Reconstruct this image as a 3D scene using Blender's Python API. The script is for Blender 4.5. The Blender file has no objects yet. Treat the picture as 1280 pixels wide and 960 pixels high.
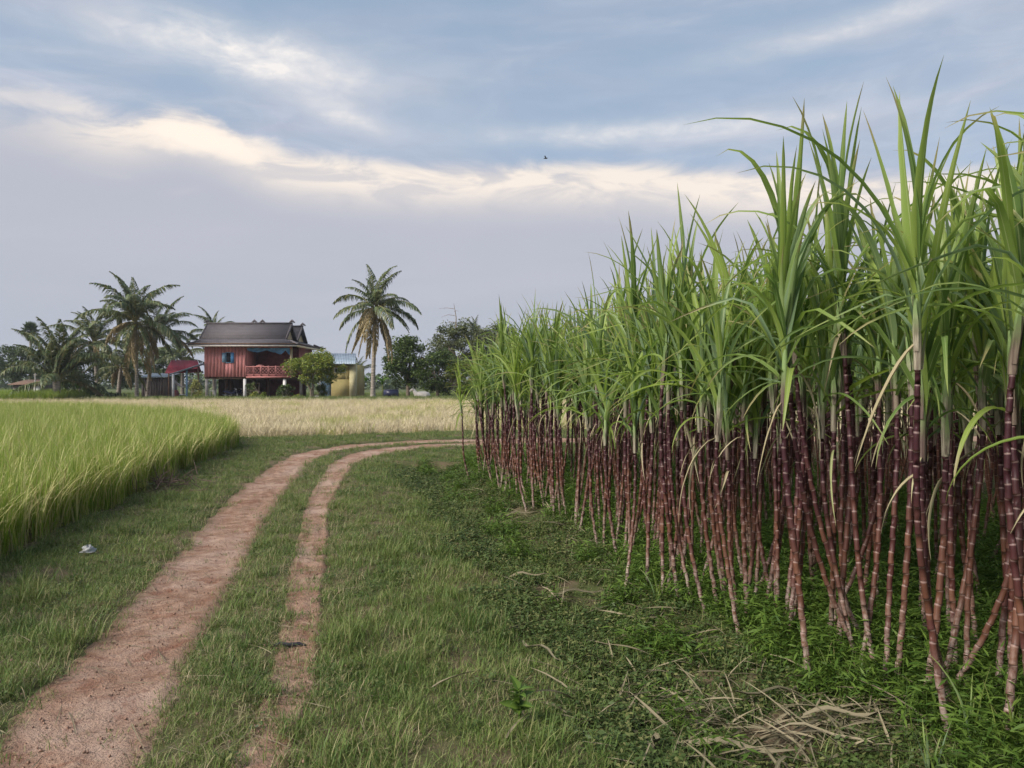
import bpy, math, random
import numpy as np
from mathutils import Vector, Matrix, Euler
R = math.radians
rng = np.random.default_rng(7)
random.seed(7)
sc = bpy.context.scene
COL = sc.collection

# ------------------------------------------------------------------ camera
F = 950.0; CX = 640.0; HY = 480.0; EYE = 1.65
cam_d = bpy.data.cameras.new('camera'); cam = bpy.data.objects.new('camera', cam_d); COL.objects.link(cam)
cam_d.sensor_width = 36.0; cam_d.lens = 36.0 * F / 1280.0
cam_d.clip_start = 0.05; cam_d.clip_end = 12000
cam.location = (0, 0, EYE); cam.rotation_euler = (R(90), 0, 0)
sc.camera = cam

# ------------------------------------------------------------------ exposure, sun, sky
EXPOSURE = 1.0
SUN_EL, SUN_AZ, SUN_STR = 38.0, -125.0, 3.0      # azimuth measured from +Y (view), + to the right
vs = sc.view_settings
vs.view_transform = 'Standard'; vs.look = 'None'; vs.exposure = EXPOSURE; vs.gamma = 1.0
sc.cycles.use_denoising = True
sc.cycles.max_bounces = 4; sc.cycles.diffuse_bounces = 3; sc.cycles.transparent_max_bounces = 6
sc.cycles.use_adaptive_sampling = True; sc.cycles.adaptive_threshold = 0.025
sc.cycles.sample_clamp_indirect = 6

sun_d = bpy.data.lights.new('sun', 'SUN'); sun_d.energy = SUN_STR; sun_d.angle = R(28); sun_d.color = (1.0, 0.93, 0.83)
sun = bpy.data.objects.new('sun', sun_d); COL.objects.link(sun)
sdir = Vector((math.sin(R(SUN_AZ)) * math.cos(R(SUN_EL)), math.cos(R(SUN_AZ)) * math.cos(R(SUN_EL)), math.sin(R(SUN_EL))))
sun.rotation_euler = sdir.to_track_quat('Z', 'Y').to_euler()
sun.location = (-20, -10, 30)

class NT:
    """small node-tree helper"""
    def __init__(s, tree): s.t = tree; s.n = tree.nodes; s.l = tree.links
    def new(s, typ, ins=None, **props):
        nd = s.n.new(typ)
        for k, v in props.items(): setattr(nd, k, v)
        if ins:
            for k, v in ins.items():
                sk = nd.inputs[k]
                if isinstance(v, bpy.types.NodeSocket): s.l.new(v, sk)
                else: sk.default_value = v
        return nd
    def math(s, op, a, b=None, c=None, clamp=False):
        nd = s.n.new('ShaderNodeMath'); nd.operation = op; nd.use_clamp = clamp
        for i, v in enumerate((a, b, c)):
            if v is None: continue
            if isinstance(v, bpy.types.NodeSocket): s.l.new(v, nd.inputs[i])
            else: nd.inputs[i].default_value = v
        return nd.outputs[0]
    def mix(s, f, a, b, typ='MIX'):
        nd = s.n.new('ShaderNodeMix'); nd.data_type = 'RGBA'; nd.blend_type = typ
        for i, v in ((0, f), (6, a), (7, b)):
            if isinstance(v, bpy.types.NodeSocket): s.l.new(v, nd.inputs[i])
            else: nd.inputs[i].default_value = v if i == 0 else (*v[:3], 1.0)
        return nd.outputs[2]
    def ss(s, x, lo, hi):
        nd = s.n.new('ShaderNodeMapRange'); nd.interpolation_type = 'SMOOTHSTEP'
        for i, v in enumerate((x, lo, hi)):
            if isinstance(v, bpy.types.NodeSocket): s.l.new(v, nd.inputs[i])
            else: nd.inputs[i].default_value = v
        return nd.outputs[0]
    def noise(s, vec, scale, detail=4.0, rough=0.55, dist=0.0):
        nd = s.new('ShaderNodeTexNoise', {'Scale': scale, 'Detail': detail, 'Roughness': rough, 'Distortion': dist})
        if vec is not None: s.l.new(vec, nd.inputs['Vector'])
        return nd.outputs[0]
    def comb(s, x, y, z):
        nd = s.n.new('ShaderNodeCombineXYZ')
        for i, v in enumerate((x, y, z)):
            if isinstance(v, bpy.types.NodeSocket): s.l.new(v, nd.inputs[i])
            else: nd.inputs[i].default_value = v
        return nd.outputs[0]

world = bpy.data.worlds.new('World'); sc.world = world; world.use_nodes = True
def build_world():
    w = NT(world.node_tree); w.n.clear()
    out = w.new('ShaderNodeOutputWorld')
    sky = w.new('ShaderNodeTexSky', sky_type='NISHITA'); sky.sun_disc = False
    sky.sun_elevation = R(SUN_EL); sky.sun_rotation = R(SUN_AZ); sky.air_density = 1.0; sky.dust_density = 0.6
    skyc = w.mix(1.0, sky.outputs[0], (0.07, 0.07, 0.07), 'MULTIPLY')
    tc = w.new('ShaderNodeTexCoord')
    sep = w.new('ShaderNodeSeparateXYZ', {0: tc.outputs['Generated']})
    dx, dy, dz = sep.outputs
    hl = w.math('MAXIMUM', w.math('SQRT', w.math('ADD', w.math('MULTIPLY', dx, dx), w.math('MULTIPLY', dy, dy))), 0.02)
    hx, hy = w.math('DIVIDE', dx, hl), w.math('DIVIDE', dy, hl)
    e = w.math('DIVIDE', w.math('MAXIMUM', dz, -0.05), hl)                 # tangent of elevation
    a = w.math('ARCTAN2', hx, hy)
    # bluish clear sky, thinned by a high veil
    n_big = w.noise(w.comb(w.math('MULTIPLY', hx, 1.7), w.math('MULTIPLY', hy, 1.7), w.math('MULTIPLY', e, 4.0)), 1.0, 5, 0.5, 0.6)
    n_str = w.noise(w.comb(w.math('MULTIPLY', hx, 2.2), w.math('MULTIPLY', hy, 2.2), w.math('MULTIPLY', w.math('ADD', e, w.math('MULTIPLY', a, -0.06)), 13.0)), 1.0, 6, 0.55, 0.5)
    n_fine = w.noise(w.comb(w.math('MULTIPLY', hx, 9.0), w.math('MULTIPLY', hy, 9.0), w.math('MULTIPLY', e, 26.0)), 1.0, 7, 0.6, 0.8)
    n_puff = w.noise(w.comb(w.math('MULTIPLY', hx, 20.0), w.math('MULTIPLY', hy, 20.0), w.math('MULTIPLY', e, 34.0)), 1.0, 6, 0.62, 0.4)
    BLUE = (0.180, 0.240, 0.312); LIL = (0.255, 0.268, 0.318); PALE = (0.335, 0.34, 0.385); WARM = (0.50, 0.445, 0.395)
    col = w.mix(0.72, skyc, BLUE)
    # thin cirrus veil over everything, thicker toward the horizon
    veil = w.math('ADD', w.math('MULTIPLY', w.ss(n_big, 0.36, 0.68), 0.62), w.math('MULTIPLY', w.ss(n_str, 0.45, 0.72), 0.5), clamp=True)
    veil = w.math('MULTIPLY', veil, 0.85)
    col = w.mix(veil, col, w.mix(w.ss(n_fine, 0.3, 0.75), LIL, PALE))
    # long white streaks
    stk = w.math('MULTIPLY', w.ss(n_str, 0.56, 0.78), w.ss(n_fine, 0.30, 0.70))
    col = w.mix(w.math('MULTIPLY', stk, 0.30), col, (0.385, 0.38, 0.41))
    # single wispy clouds: (azimuth, elevation tan, half width, half height, slope, strength)
    for (ca, ce, sa, se, sl, st) in ((-0.315, 0.408, 0.13, 0.030, -0.12, 0.95), (-0.46, 0.41, 0.07, 0.02, 0.0, 0.3), (0.20, 0.327, 0.22, 0.014, 0.0, 0.55),
                                     (-0.22, 0.345, 0.06, 0.018, -0.3, 0.4), (0.42, 0.43, 0.16, 0.016, 0.12, 0.35), (-0.41, 0.232, 0.018, 0.006, 0.25, 0.9), (-0.48, 0.243, 0.022, 0.004, -0.05, 0.5)):
        da = w.math('DIVIDE', w.math('SUBTRACT', a, ca), sa)
        de = w.math('DIVIDE', w.math('SUBTRACT', w.math('SUBTRACT', e, ce), w.math('MULTIPLY', w.math('SUBTRACT', a, ca), sl)), se)
        d2 = w.math('ADD', w.math('MULTIPLY', da, da), w.math('MULTIPLY', de, de))
        d2 = w.math('ADD', d2, w.math('MULTIPLY', w.math('ADD', w.math('SUBTRACT', n_fine, 0.5), w.math('MULTIPLY', w.math('SUBTRACT', n_puff, 0.5), 0.8)), 2.8))
        m = w.math('MULTIPLY', w.math('EXPONENT', w.math('MULTIPLY', d2, -1.0)), st, clamp=True)
        col = w.mix(m, col, (0.47, 0.45, 0.44))
    # cloud bank: crisp sunlit upper rim, grey lilac body down to the horizon, all round the sky
    n_edge = w.noise(w.comb(w.math('MULTIPLY', hx, 3.0), w.math('MULTIPLY', hy, 3.0), 0.3), 1.0, 3, 0.5)
    bump = w.math('MULTIPLY', w.math('EXPONENT', w.math('MULTIPLY', w.math('POWER', w.math('DIVIDE', w.math('SUBTRACT', a, -0.40), 0.07), 2.0), -1.0)), 0.035)
    left = w.math('SUBTRACT', w.math('MULTIPLY', w.ss(a, -0.33, -0.62), 0.03), w.math('MULTIPLY', w.ss(a, 0.05, 0.60), 0.05))
    top = w.math('ADD', w.math('ADD', w.math('ADD', 0.292, w.math('MULTIPLY', w.math('SUBTRACT', n_edge, 0.5), 0.016)), bump), left)
    top = w.math('ADD', top, w.math('MULTIPLY', w.math('SUBTRACT', n_fine, 0.5), w.math('ADD', 0.034, w.math('MULTIPLY', w.ss(a, -0.2, -0.5), 0.03))))
    below = w.math('SUBTRACT', top, e)
    soft = w.math('ADD', 0.018, w.math('MULTIPLY', w.ss(a, -0.40, -0.62), 0.05))
    bank = w.ss(w.math('DIVIDE', below, soft), -0.5, 1.0)
    rim = w.math('EXPONENT', w.math('MULTIPLY', w.math('POWER', w.math('DIVIDE', w.math('SUBTRACT', below, 0.028), 0.032), 2.0), -1.0))
    rim = w.math('MULTIPLY', rim, w.math('ADD', 0.45, w.math('MULTIPLY', w.ss(n_fine, 0.38, 0.62), 0.65)))
    rim = w.math('MULTIPLY', rim, w.math('SUBTRACT', 1.0, w.math('MULTIPLY', w.ss(a, -0.44, -0.60), 0.75)))
    body = w.mix(w.ss(e, 0.02, 0.20), (0.242, 0.255, 0.298), (0.255, 0.263, 0.302))
    body = w.mix(w.math('MULTIPLY', w.ss(n_str, 0.4, 0.7), 0.25), body, (0.285, 0.29, 0.33))
    body = w.mix(rim, body, WARM)
    col = w.mix(w.math('MULTIPLY', bank, 0.93), col, body)
    for (ca, ce, sa, se, st) in ((-0.395, 0.302, 0.060, 0.024, 0.95), (-0.33, 0.292, 0.05, 0.018, 0.6), (-0.56, 0.318, 0.07, 0.014, 0.35)):
        da = w.math('DIVIDE', w.math('SUBTRACT', a, ca), sa); de = w.math('DIVIDE', w.math('SUBTRACT', e, ce), se)
        d2 = w.math('ADD', w.math('MULTIPLY', da, da), w.math('MULTIPLY', de, de))
        g_ = w.math('ADD', w.math('EXPONENT', w.math('MULTIPLY', d2, -0.8)), w.math('ADD', w.math('MULTIPLY', w.math('SUBTRACT', n_puff, 0.5), 0.9), w.math('MULTIPLY', w.math('SUBTRACT', n_fine, 0.5), 0.8)))
        col = w.mix(w.math('MULTIPLY', w.ss(g_, 0.30, 0.95), st), col, (0.54, 0.475, 0.415))
    bg = w.new('ShaderNodeBackground', {'Color': col, 'Strength': 1.0})
    w.l.new(bg.outputs[0], out.inputs[0])
build_world()

# ------------------------------------------------------------------ mesh helpers
class MB:
    """collects verts / faces / uv / material index, builds ONE mesh"""
    def __init__(s): s.v = []; s.f = []; s.uv = []; s.mi = []; s.n = 0
    def add(s, v, f, uv=None, mi=0):
        v = np.asarray(v, float); f = np.asarray(f, int)
        s.v.append(v); s.f.append(f + s.n); s.n += len(v)
        s.uv.append(np.zeros((len(v), 2)) if uv is None else np.asarray(uv, float))
        s.mi.append(np.full(len(f), mi, int)); return s
    def box(s, x0, x1, y0, y1, z0, z1, mi=0, M=None):
        v = np.array([[x, y, z] for z in (z0, z1) for y in (y0, y1) for x in (x0, x1)], float)
        if M is not None: v = v @ M[0].T + M[1]
        f = [[0, 2, 3, 1], [4, 5, 7, 6], [0, 1, 5, 4], [2, 6, 7, 3], [0, 4, 6, 2], [1, 3, 7, 5]]
        return s.add(v, f, mi=mi)
    def tube(s, path, rad, n=8, mi=0, uvv=None, caps=True):
        path = np.asarray(path, float); rad = np.broadcast_to(np.asarray(rad, float), (len(path),))
        t = np.gradient(path, axis=0); t /= np.linalg.norm(t, axis=1)[:, None] + 1e-9
        ref = np.array([0.0, 0, 1]) if abs(t[:, 2]).mean() < 0.8 else np.array([1.0, 0, 0])
        a = np.cross(t, ref); a /= np.linalg.norm(a, axis=1)[:, None] + 1e-9
        b = np.cross(t, a)
        ang = np.linspace(0, 2 * np.pi, n, endpoint=False)
        v = path[:, None, :] + rad[:, None, None] * (np.cos(ang)[None, :, None] * a[:, None, :] + np.sin(ang)[None, :, None] * b[:, None, :])
        m = len(path); idx = np.arange(m * n).reshape(m, n)
        f = np.stack([idx[:-1], np.roll(idx, -1, 1)[:-1], np.roll(idx, -1, 1)[1:], idx[1:]], -1).reshape(-1, 4)
        vv = np.arange(m) if uvv is None else np.asarray(uvv)
        uv = np.stack([np.tile(ang / 6.2832, m), np.repeat(vv, n)], 1)
        s.add(v.reshape(-1, 3), f, uv, mi)
        if caps:
            for ring, fl in ((0, 1), (m - 1, 0)):
                c = s.n; vr = v[ring]; s.add(np.vstack([vr, vr.mean(0)]), [[i, (i + 1) % n, n, n] if not fl else [(i + 1) % n, i, n, n] for i in range(n)], mi=mi)
        return s
    def mesh(s, name, mats, smooth=False):
        me = bpy.data.meshes.new(name)
        V = np.vstack(s.v)
        loops = []; starts = []; tot = []; p = 0; mis = []
        for f, mi in zip(s.f, s.mi):
            if f.shape[1] == 4:
                deg = f[:, 2] == f[:, 3]
                for part, k in ((f[~deg], 4), (f[deg][:, :3], 3)):
                    if len(part):
                        loops.append(part.ravel()); starts.append(p + np.arange(len(part)) * k); tot.append(np.full(len(part), k)); p += part.size
                mis.append(mi[~deg]); mis.append(mi[deg])
            else:
                loops.append(f.ravel()); k = f.shape[1]; starts.append(p + np.arange(len(f)) * k); tot.append(np.full(len(f), k)); p += f.size; mis.append(mi)
        L = np.concatenate(loops); S = np.concatenate(starts); T = np.concatenate(tot)
        me.vertices.add(len(V)); me.vertices.foreach_set('co', V.ravel())
        me.loops.add(len(L)); me.loops.foreach_set('vertex_index', L.astype(np.int32))
        me.polygons.add(len(S)); me.polygons.foreach_set('loop_start', S.astype(np.int32)); me.polygons.foreach_set('loop_total', T.astype(np.int32))
        me.polygons.foreach_set('material_index', np.concatenate(mis).astype(np.int32))
        if smooth: me.polygons.foreach_set('use_smooth', np.ones(len(S), bool))
        uvl = me.uv_layers.new(name='UVMap'); UV = np.vstack(s.uv)[L]; uvl.data.foreach_set('uv', UV.ravel())
        for m in (mats if isinstance(mats, (list, tuple)) else [mats]): me.materials.append(m)
        me.update(); me.validate(); return me
    def obj(s, name, mats, parent=None, smooth=False):
        return link(name, s.mesh(name, mats, smooth), parent)

def link(name, me, parent=None, loc=None, rot=None, scl=None):
    o = bpy.data.objects.new(name, me); COL.objects.link(o)
    if parent is not None: o.parent = parent
    if loc is not None: o.location = loc
    if rot is not None: o.rotation_euler = rot
    if scl is not None: o.scale = (scl,) * 3 if np.isscalar(scl) else scl
    return o
def tag(o, label, cat=None, group=None, kind=None):
    o['label'] = label
    if cat: o['category'] = cat
    if group: o['group'] = group
    if kind: o['kind'] = kind
    return o
def empty(name, loc, label, cat, group=None, rz=0.0):
    o = bpy.data.objects.new(name, None); COL.objects.link(o); o.location = loc; o.rotation_euler = (0, 0, rz); o.empty_display_size = 0.2
    return tag(o, label, cat, group)
def px(x, D): return (x - CX) * D / F
def pz(y, D): return EYE - (y - HY) * D / F

# ------------------------------------------------------------------ materials
def new_mat(name):
    m = bpy.data.materials.new(name); m.use_nodes = True; t = NT(m.node_tree); t.n.clear()
    return m, t, t.new('ShaderNodeOutputMaterial')
def plain(name, c, rough=0.8, var=0.15, scale=3.0, bump=0.0, bscale=20, spec=0.3, stretch=(1, 1, 1), metal=0.0, c2=None):
    m, t, out = new_mat(name)
    tc = t.new('ShaderNodeTexCoord')
    mp = t.new('ShaderNodeMapping', {0: tc.outputs['Object'], 'Scale': stretch})
    n = t.noise(mp.outputs[0], scale, 5, 0.6)
    c2 = c2 or tuple(x * 0.55 for x in c)
    lo = tuple(a * (1 - var) + b * var * 1.0 for a, b in zip(c, c2))
    col = t.mix(t.ss(n, 0.3, 0.7), c2 if var >= 1 else tuple(x * (1 - var) for x in c), tuple(min(1, x * (1 + var * 0.5)) for x in c) if var < 1 else c)
    p = t.new('ShaderNodeBsdfPrincipled', {'Base Color': col, 'Roughness': rough, 'Metallic': metal, 'Specular IOR Level': spec})
    if bump > 0:
        b = t.new('ShaderNodeBump', {'Strength': bump, 'Distance': 0.02, 'Height': t.noise(mp.outputs[0], bscale, 4, 0.6)})
        t.l.new(b.outputs[0], p.inputs['Normal'])
    t.l.new(p.outputs[0], out.inputs[0]); return m
def leafy(name, c1, c2, c3=None, trans=0.35, rough=0.55, use_uv=False, tip=None, rib=None, spec=0.3, patch=0.0):
    """foliage: random between c1 and c2 per object / instance (and per leaf through uv.x), part of the light passes through"""
    m, t, out = new_mat(name)
    oi = t.new('ShaderNodeObjectInfo'); uv = t.new('ShaderNodeUVMap'); sp = t.new('ShaderNodeSeparateXYZ', {0: uv.outputs[0]})
    r = oi.outputs['Random']
    if use_uv: r = t.math('FRACT', t.math('ADD', t.math('MULTIPLY', r, 0.5), sp.outputs[0]))
    if patch:
        n = t.noise(oi.outputs['Location'], patch, 3, 0.6)
        r = t.math('ADD', t.math('MULTIPLY', r, 0.5), t.math('MULTIPLY', t.ss(n, 0.35, 0.65), 0.5))
    col = t.mix(r, c1, c2)
    if c3: col = t.mix(t.ss(t.math('FRACT', t.math('MULTIPLY', r, 7.31)), 0.60, 0.95), col, c3)
    if tip: col = t.mix(t.ss(sp.outputs[1], 0.55, 1.0), col, tip)
    if tip and rib:
        k_ = t.math('FRACT', t.math('MULTIPLY', oi.outputs['Random'], 13.7))
        col = t.mix(t.math('MULTIPLY', t.ss(t.math('ADD', sp.outputs[1], t.math('MULTIPLY', k_, 0.35)), 1.02, 1.16), 0.85), col, (0.36, 0.28, 0.15))
    if rib:
        ac = t.math('ABSOLUTE', t.math('SUBTRACT', sp.outputs[0], 0.5))
        col = t.mix(t.math('MULTIPLY', t.ss(ac, 0.07, 0.02), 0.65), col, rib)
        vn = t.math('SINE', t.math('MULTIPLY', sp.outputs[0], 95.0))
        col = t.mix(t.math('MULTIPLY', t.math('ADD', vn, 1.0), 0.07), col, (0.6, 0.7, 0.35))
    p = t.new('ShaderNodeBsdfPrincipled', {'Base Color': col, 'Roughness': rough, 'Specular IOR Level': spec})
    tr = t.new('ShaderNodeBsdfTranslucent', {'Color': t.mix(0.5, col, (0.9, 1.0, 0.35), 'MULTIPLY') if trans > 0.3 else col})
    mx = t.new('ShaderNodeMixShader', {0: trans, 1: p.outputs[0], 2: tr.outputs[0]})
    t.l.new(mx.outputs[0], out.inputs[0]); return m

M = {}
M['cane_leaf'] = leafy('cane_leaf', (0.10, 0.185, 0.040), (0.31, 0.41, 0.075), c3=(0.17, 0.26, 0.15), trans=0.48, rough=0.45, rib=(0.42, 0.50, 0.22), tip=(0.27, 0.34, 0.085), spec=0.4)
M['dry_leaf'] = leafy('dry_leaf', (0.30, 0.24, 0.15), (0.45, 0.38, 0.26), c3=(0.22, 0.24, 0.10), trans=0.15, rough=0.8, rib=(0.5, 0.44, 0.32))
M['litter'] = leafy('litter', (0.10, 0.074, 0.052), (0.235, 0.185, 0.13), c3=(0.065, 0.046, 0.033), trans=0.05, rough=0.9, rib=(0.22, 0.18, 0.13))
def stalk_mat():
    m, t, out = new_mat('cane_stalk')
    uv = t.new('ShaderNodeUVMap'); sp = t.new('ShaderNodeSeparateXYZ', {0: uv.outputs[0]})
    v = sp.outputs[1]; fr = t.math('FRACT', v)
    tc = t.new('ShaderNodeTexCoord'); oi = t.new('ShaderNodeObjectInfo')
    ob = t.new('ShaderNodeSeparateXYZ', {0: tc.outputs['Object']}); z = ob.outputs[2]
    off = t.comb(t.math('MULTIPLY', oi.outputs['Random'], 37.0), 0.0, 0.0)
    vec = t.new('ShaderNodeVectorMath', {0: tc.outputs['Object'], 1: off}).outputs[0]
    n1 = t.noise(vec, 6.0, 4, 0.6); n2 = t.noise(vec, 42.0, 4, 0.65)
    cell = t.new('ShaderNodeTexWhiteNoise', {'W': t.math('ADD', t.math('FLOOR', v), t.math('MULTIPLY', oi.outputs['Random'], 91.0))}, noise_dimensions='1D').outputs[0]
    young = (0.042, 0.012, 0.017); ripe = (0.070, 0.023, 0.019); tan = (0.130, 0.056, 0.034)
    ripe2 = t.mix(t.ss(t.math('FRACT', t.math('MULTIPLY', oi.outputs['Random'], 3.7)), 0.2, 0.9), ripe, (0.105, 0.044, 0.027))
    base = t.mix(t.ss(t.math('ADD', z, t.math('MULTIPLY', n1, 0.5)), 1.45, 0.75), young, ripe2)
    base = t.mix(t.math('MULTIPLY', t.ss(t.math('ADD', cell, t.math('MULTIPLY', n1, 0.6)), 0.55, 1.45), t.ss(z, 1.3, 0.7)), base, tan)
    wax = t.math('MULTIPLY', t.ss(t.math('ADD', z, t.math('MULTIPLY', n1, 0.55)), 0.85, 0.30), t.ss(n2, 0.33, 0.60))
    base = t.mix(t.math('MULTIPLY', wax, 0.85), base, (0.34, 0.275, 0.235))
    n5 = t.noise(vec, 110.0, 3, 0.6)
    base = t.mix(t.math('MULTIPLY', t.ss(n5, 0.56, 0.68), 0.55), base, (0.06, 0.026, 0.02))
    bloom = t.math('MULTIPLY', t.ss(fr, 0.86, 0.93), t.ss(fr, 0.985, 0.955))
    base = t.mix(t.math('MULTIPLY', bloom, 0.38), base, (0.44, 0.32, 0.29))
    ring = t.math('MAXIMUM', t.ss(fr, 0.97, 0.985), t.ss(fr, 0.06, 0.03))
    base = t.mix(t.math('MULTIPLY', ring, 0.7), base, (0.045, 0.022, 0.016))
    p = t.new('ShaderNodeBsdfPrincipled', {'Base Color': base, 'Roughness': 0.5, 'Specular IOR Level': 0.35})
    t.l.new(p.outputs[0], out.inputs[0]); return m
M['stalk'] = stalk_mat()
def sheath_mat():
    m, t, out = new_mat('cane_sheath')
    tc = t.new('ShaderNodeTexCoord'); oi = t.new('ShaderNodeObjectInfo')
    uv = t.new('ShaderNodeUVMap'); sp = t.new('ShaderNodeSeparateXYZ', {0: uv.outputs[0]})
    mp = t.new('ShaderNodeMapping', {0: tc.outputs['Object'], 'Scale': (60, 60, 3)})
    n = t.noise(mp.outputs[0], 1.0, 3, 0.6)
    dk = t.ss(t.math('FRACT', t.math('MULTIPLY', oi.outputs['Random'], 5.3)), 0.25, 0.75)
    c = t.mix(t.ss(n, 0.35, 0.65), t.mix(dk, (0.13, 0.10, 0.075), (0.085, 0.05, 0.045)), t.mix(dk, (0.34, 0.31, 0.23), (0.19, 0.15, 0.11)))
    c = t.mix(t.math('MULTIPLY', t.ss(sp.outputs[1], 0.20, 0.60), 0.9), c, (0.17, 0.26, 0.085))
    p = t.new('ShaderNodeBsdfPrincipled', {'Base Color': c, 'Roughness': 0.75})
    t.l.new(p.outputs[0], out.inputs[0]); return m
M['sheath'] = sheath_mat()
M['grass'] = leafy('grass', (0.058, 0.118, 0.022), (0.165, 0.222, 0.052), c3=(0.25, 0.245, 0.10), trans=0.25, use_uv=True, patch=1.1)
M['grass_dry'] = leafy('grass_dry', (0.20, 0.18, 0.085), (0.38, 0.31, 0.19), c3=(0.14, 0.16, 0.05), trans=0.2, use_uv=True)
M['weed_dark'] = leafy('weed_dark', (0.036, 0.066, 0.018), (0.085, 0.125, 0.032), c3=(0.16, 0.165, 0.06), trans=0.2, use_uv=True, patch=1.3)
M['weed_bright'] = leafy('weed_bright', (0.050, 0.105, 0.016), (0.125, 0.195, 0.032), trans=0.3, use_uv=True)
M['rice'] = leafy('rice', (0.13, 0.225, 0.026), (0.26, 0.34, 0.058), c3=(0.35, 0.37, 0.10), trans=0.35, use_uv=True, tip=(0.27, 0.35, 0.075))
M['panicle'] = leafy('panicle', (0.38, 0.38, 0.13), (0.54, 0.47, 0.22), trans=0.2, use_uv=True)
M['straw'] = leafy('straw', (0.54, 0.47, 0.29), (0.72, 0.63, 0.43), c3=(0.30, 0.24, 0.19), trans=0.2, use_uv=True, rough=0.85, patch=0.35)
M['straw_green'] = leafy('straw_green', (0.27, 0.31, 0.08), (0.45, 0.43, 0.17), trans=0.25, use_uv=True, rough=0.8)
M['tree_mango'] = leafy('tree_mango', (0.032, 0.058, 0.018), (0.085, 0.13, 0.030), c3=(0.13, 0.18, 0.04), trans=0.22, use_uv=True)
M['tree_grey'] = leafy('tree_grey', (0.060, 0.080, 0.038), (0.12, 0.14, 0.058), c3=(0.17, 0.19, 0.065), trans=0.22, use_uv=True)
M['tree_light'] = leafy('tree_light', (0.10, 0.155, 0.028), (0.21, 0.265, 0.045), c3=(0.31, 0.30, 0.055), trans=0.3, use_uv=True)
M['tree_far'] = leafy('tree_far', (0.055, 0.085, 0.040), (0.115, 0.150, 0.058), trans=0.2, use_uv=True)
M['frond'] = leafy('frond', (0.055, 0.090, 0.038), (0.12, 0.155, 0.058), c3=(0.18, 0.175, 0.07), trans=0.22, use_uv=True, rough=0.45, spec=0.5)
M['frond_old'] = leafy('frond_old', (0.20, 0.165, 0.075), (0.33, 0.255, 0.14), trans=0.2, use_uv=True)
M['rachis'] = plain('rachis', (0.17, 0.16, 0.07), 0.7)
M['bark'] = plain('bark', (0.23, 0.185, 0.14), 0.9, 0.4, 4, 0.5, 12)
M['palm_bark'] = plain('palm_bark', (0.27, 0.235, 0.20), 0.9, 0.45, 2.5, 0.6, 6, stretch=(1, 1, 5))
M['banana'] = leafy('banana', (0.08, 0.17, 0.03), (0.16, 0.27, 0.05), trans=0.35)
M['coconut'] = plain('coconut', (0.20, 0.19, 0.05), 0.6, 0.3)

# ------------------------------------------------------------------ terrain
LT = np.array([(-1.0, -1.0), (-1.5, 1.2), (-1.95, 3.26), (-2.235, 4.28), (-2.53, 5.62), (-3.11, 8.2), (-3.66, 10.66), (-4.45, 15.0), (-4.72, 17.2), (-4.68, 18.8), (-4.3, 20.2), (-3.5, 21.3), (-2.3, 22.1), (-0.3, 22.7), (4, 23.2), (30, 25)])
LW = np.array([0.42, 0.42, 0.40, 0.39, 0.39, 0.38, 0.40, 0.40, 0.40, 0.45, 0.50, 0.55, 0.6, 0.6, 0.6, 0.6])
RT = np.array([(-0.55, -1.0), (-0.82, 1.2), (-1.11, 3.4), (-1.23, 4.28), (-1.55, 5.62), (-2.14, 8.2), (-2.69, 10.66), (-3.40, 15.0), (-3.55, 17.0), (-3.30, 18.6), (-2.7, 19.8), (-1.5, 20.9), (0.5, 21.6), (5, 22.1), (30, 23.9)])
RW = np.array([0.16, 0.16, 0.14, 0.145, 0.16, 0.17, 0.19, 0.27, 0.36, 0.5, 0.6, 0.65, 0.6, 0.6, 0.6])
def densify(P, W, step=0.15):
    """Catmull-Rom resampling"""
    out = []; ow = []
    n = len(P)
    for i in range(n - 1):
        p0, p1, p2, p3 = P[max(i - 1, 0)], P[i], P[i + 1], P[min(i + 2, n - 1)]
        k = max(2, int(np.linalg.norm(p2 - p1) / step))
        for t in np.linspace(0, 1, k, endpoint=False):
            out.append(0.5 * ((2 * p1) + (-p0 + p2) * t + (2 * p0 - 5 * p1 + 4 * p2 - p3) * t * t + (-p0 + 3 * p1 - 3 * p2 + p3) * t ** 3)); ow.append(W[i] * (1 - t) + W[i + 1] * t)
    return np.array(out), np.array(ow)
LTd, LWd = densify(LT, LW); RTd, RWd = densify(RT, RW)
def wob(x, y, s=1.0):
    return (np.sin(x * 3.1 * s + 1.3 + np.sin(y * 1.7 * s)) + np.sin(y * 2.3 * s + 0.7 + 1.3 * np.sin(x * 1.1 * s)) + 0.6 * np.sin((x * 5.7 + y * 4.1) * s) + 0.5 * np.sin((x * -7.3 + y * 9.7) * s + 2.0)) / 3.1
def track_d(x, y, P, W):
    """signed distance to track edge, in metres (negative inside)"""
    x = np.asarray(x, float).ravel(); y = np.asarray(y, float).ravel()
    res = np.empty(len(x))
    for i in range(0, len(x), 20000):
        d = np.hypot(x[i:i + 20000, None] - P[None, :, 0], y[i:i + 20000, None] - P[None, :, 1])
        j = d.argmin(1); res[i:i + 20000] = d[np.arange(len(j)), j] - W[j]
    return res
def tracks(x, y):
    x = np.asarray(x, float); y = np.asarray(y, float); sh = x.shape; x = x.ravel(); y = y.ravel()
    a = np.full(len(x), 50.0); b = np.full(len(x), 50.0)
    near = (y < 30) & (y > -3) & (x > -12) & (x < 32)
    a[near] = track_d(x[near], y[near], LTd[::2], LWd[::2]); b[near] = track_d(x[near], y[near], RTd[::2], RWd[::2])
    return a.reshape(sh), b.reshape(sh)
def edge_x(y): return 2.02 - 0.245 * (np.asarray(y, float) - 3.5) + 0.10 * np.sin(np.asarray(y) * 0.9)   # front edge of the cane field
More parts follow.
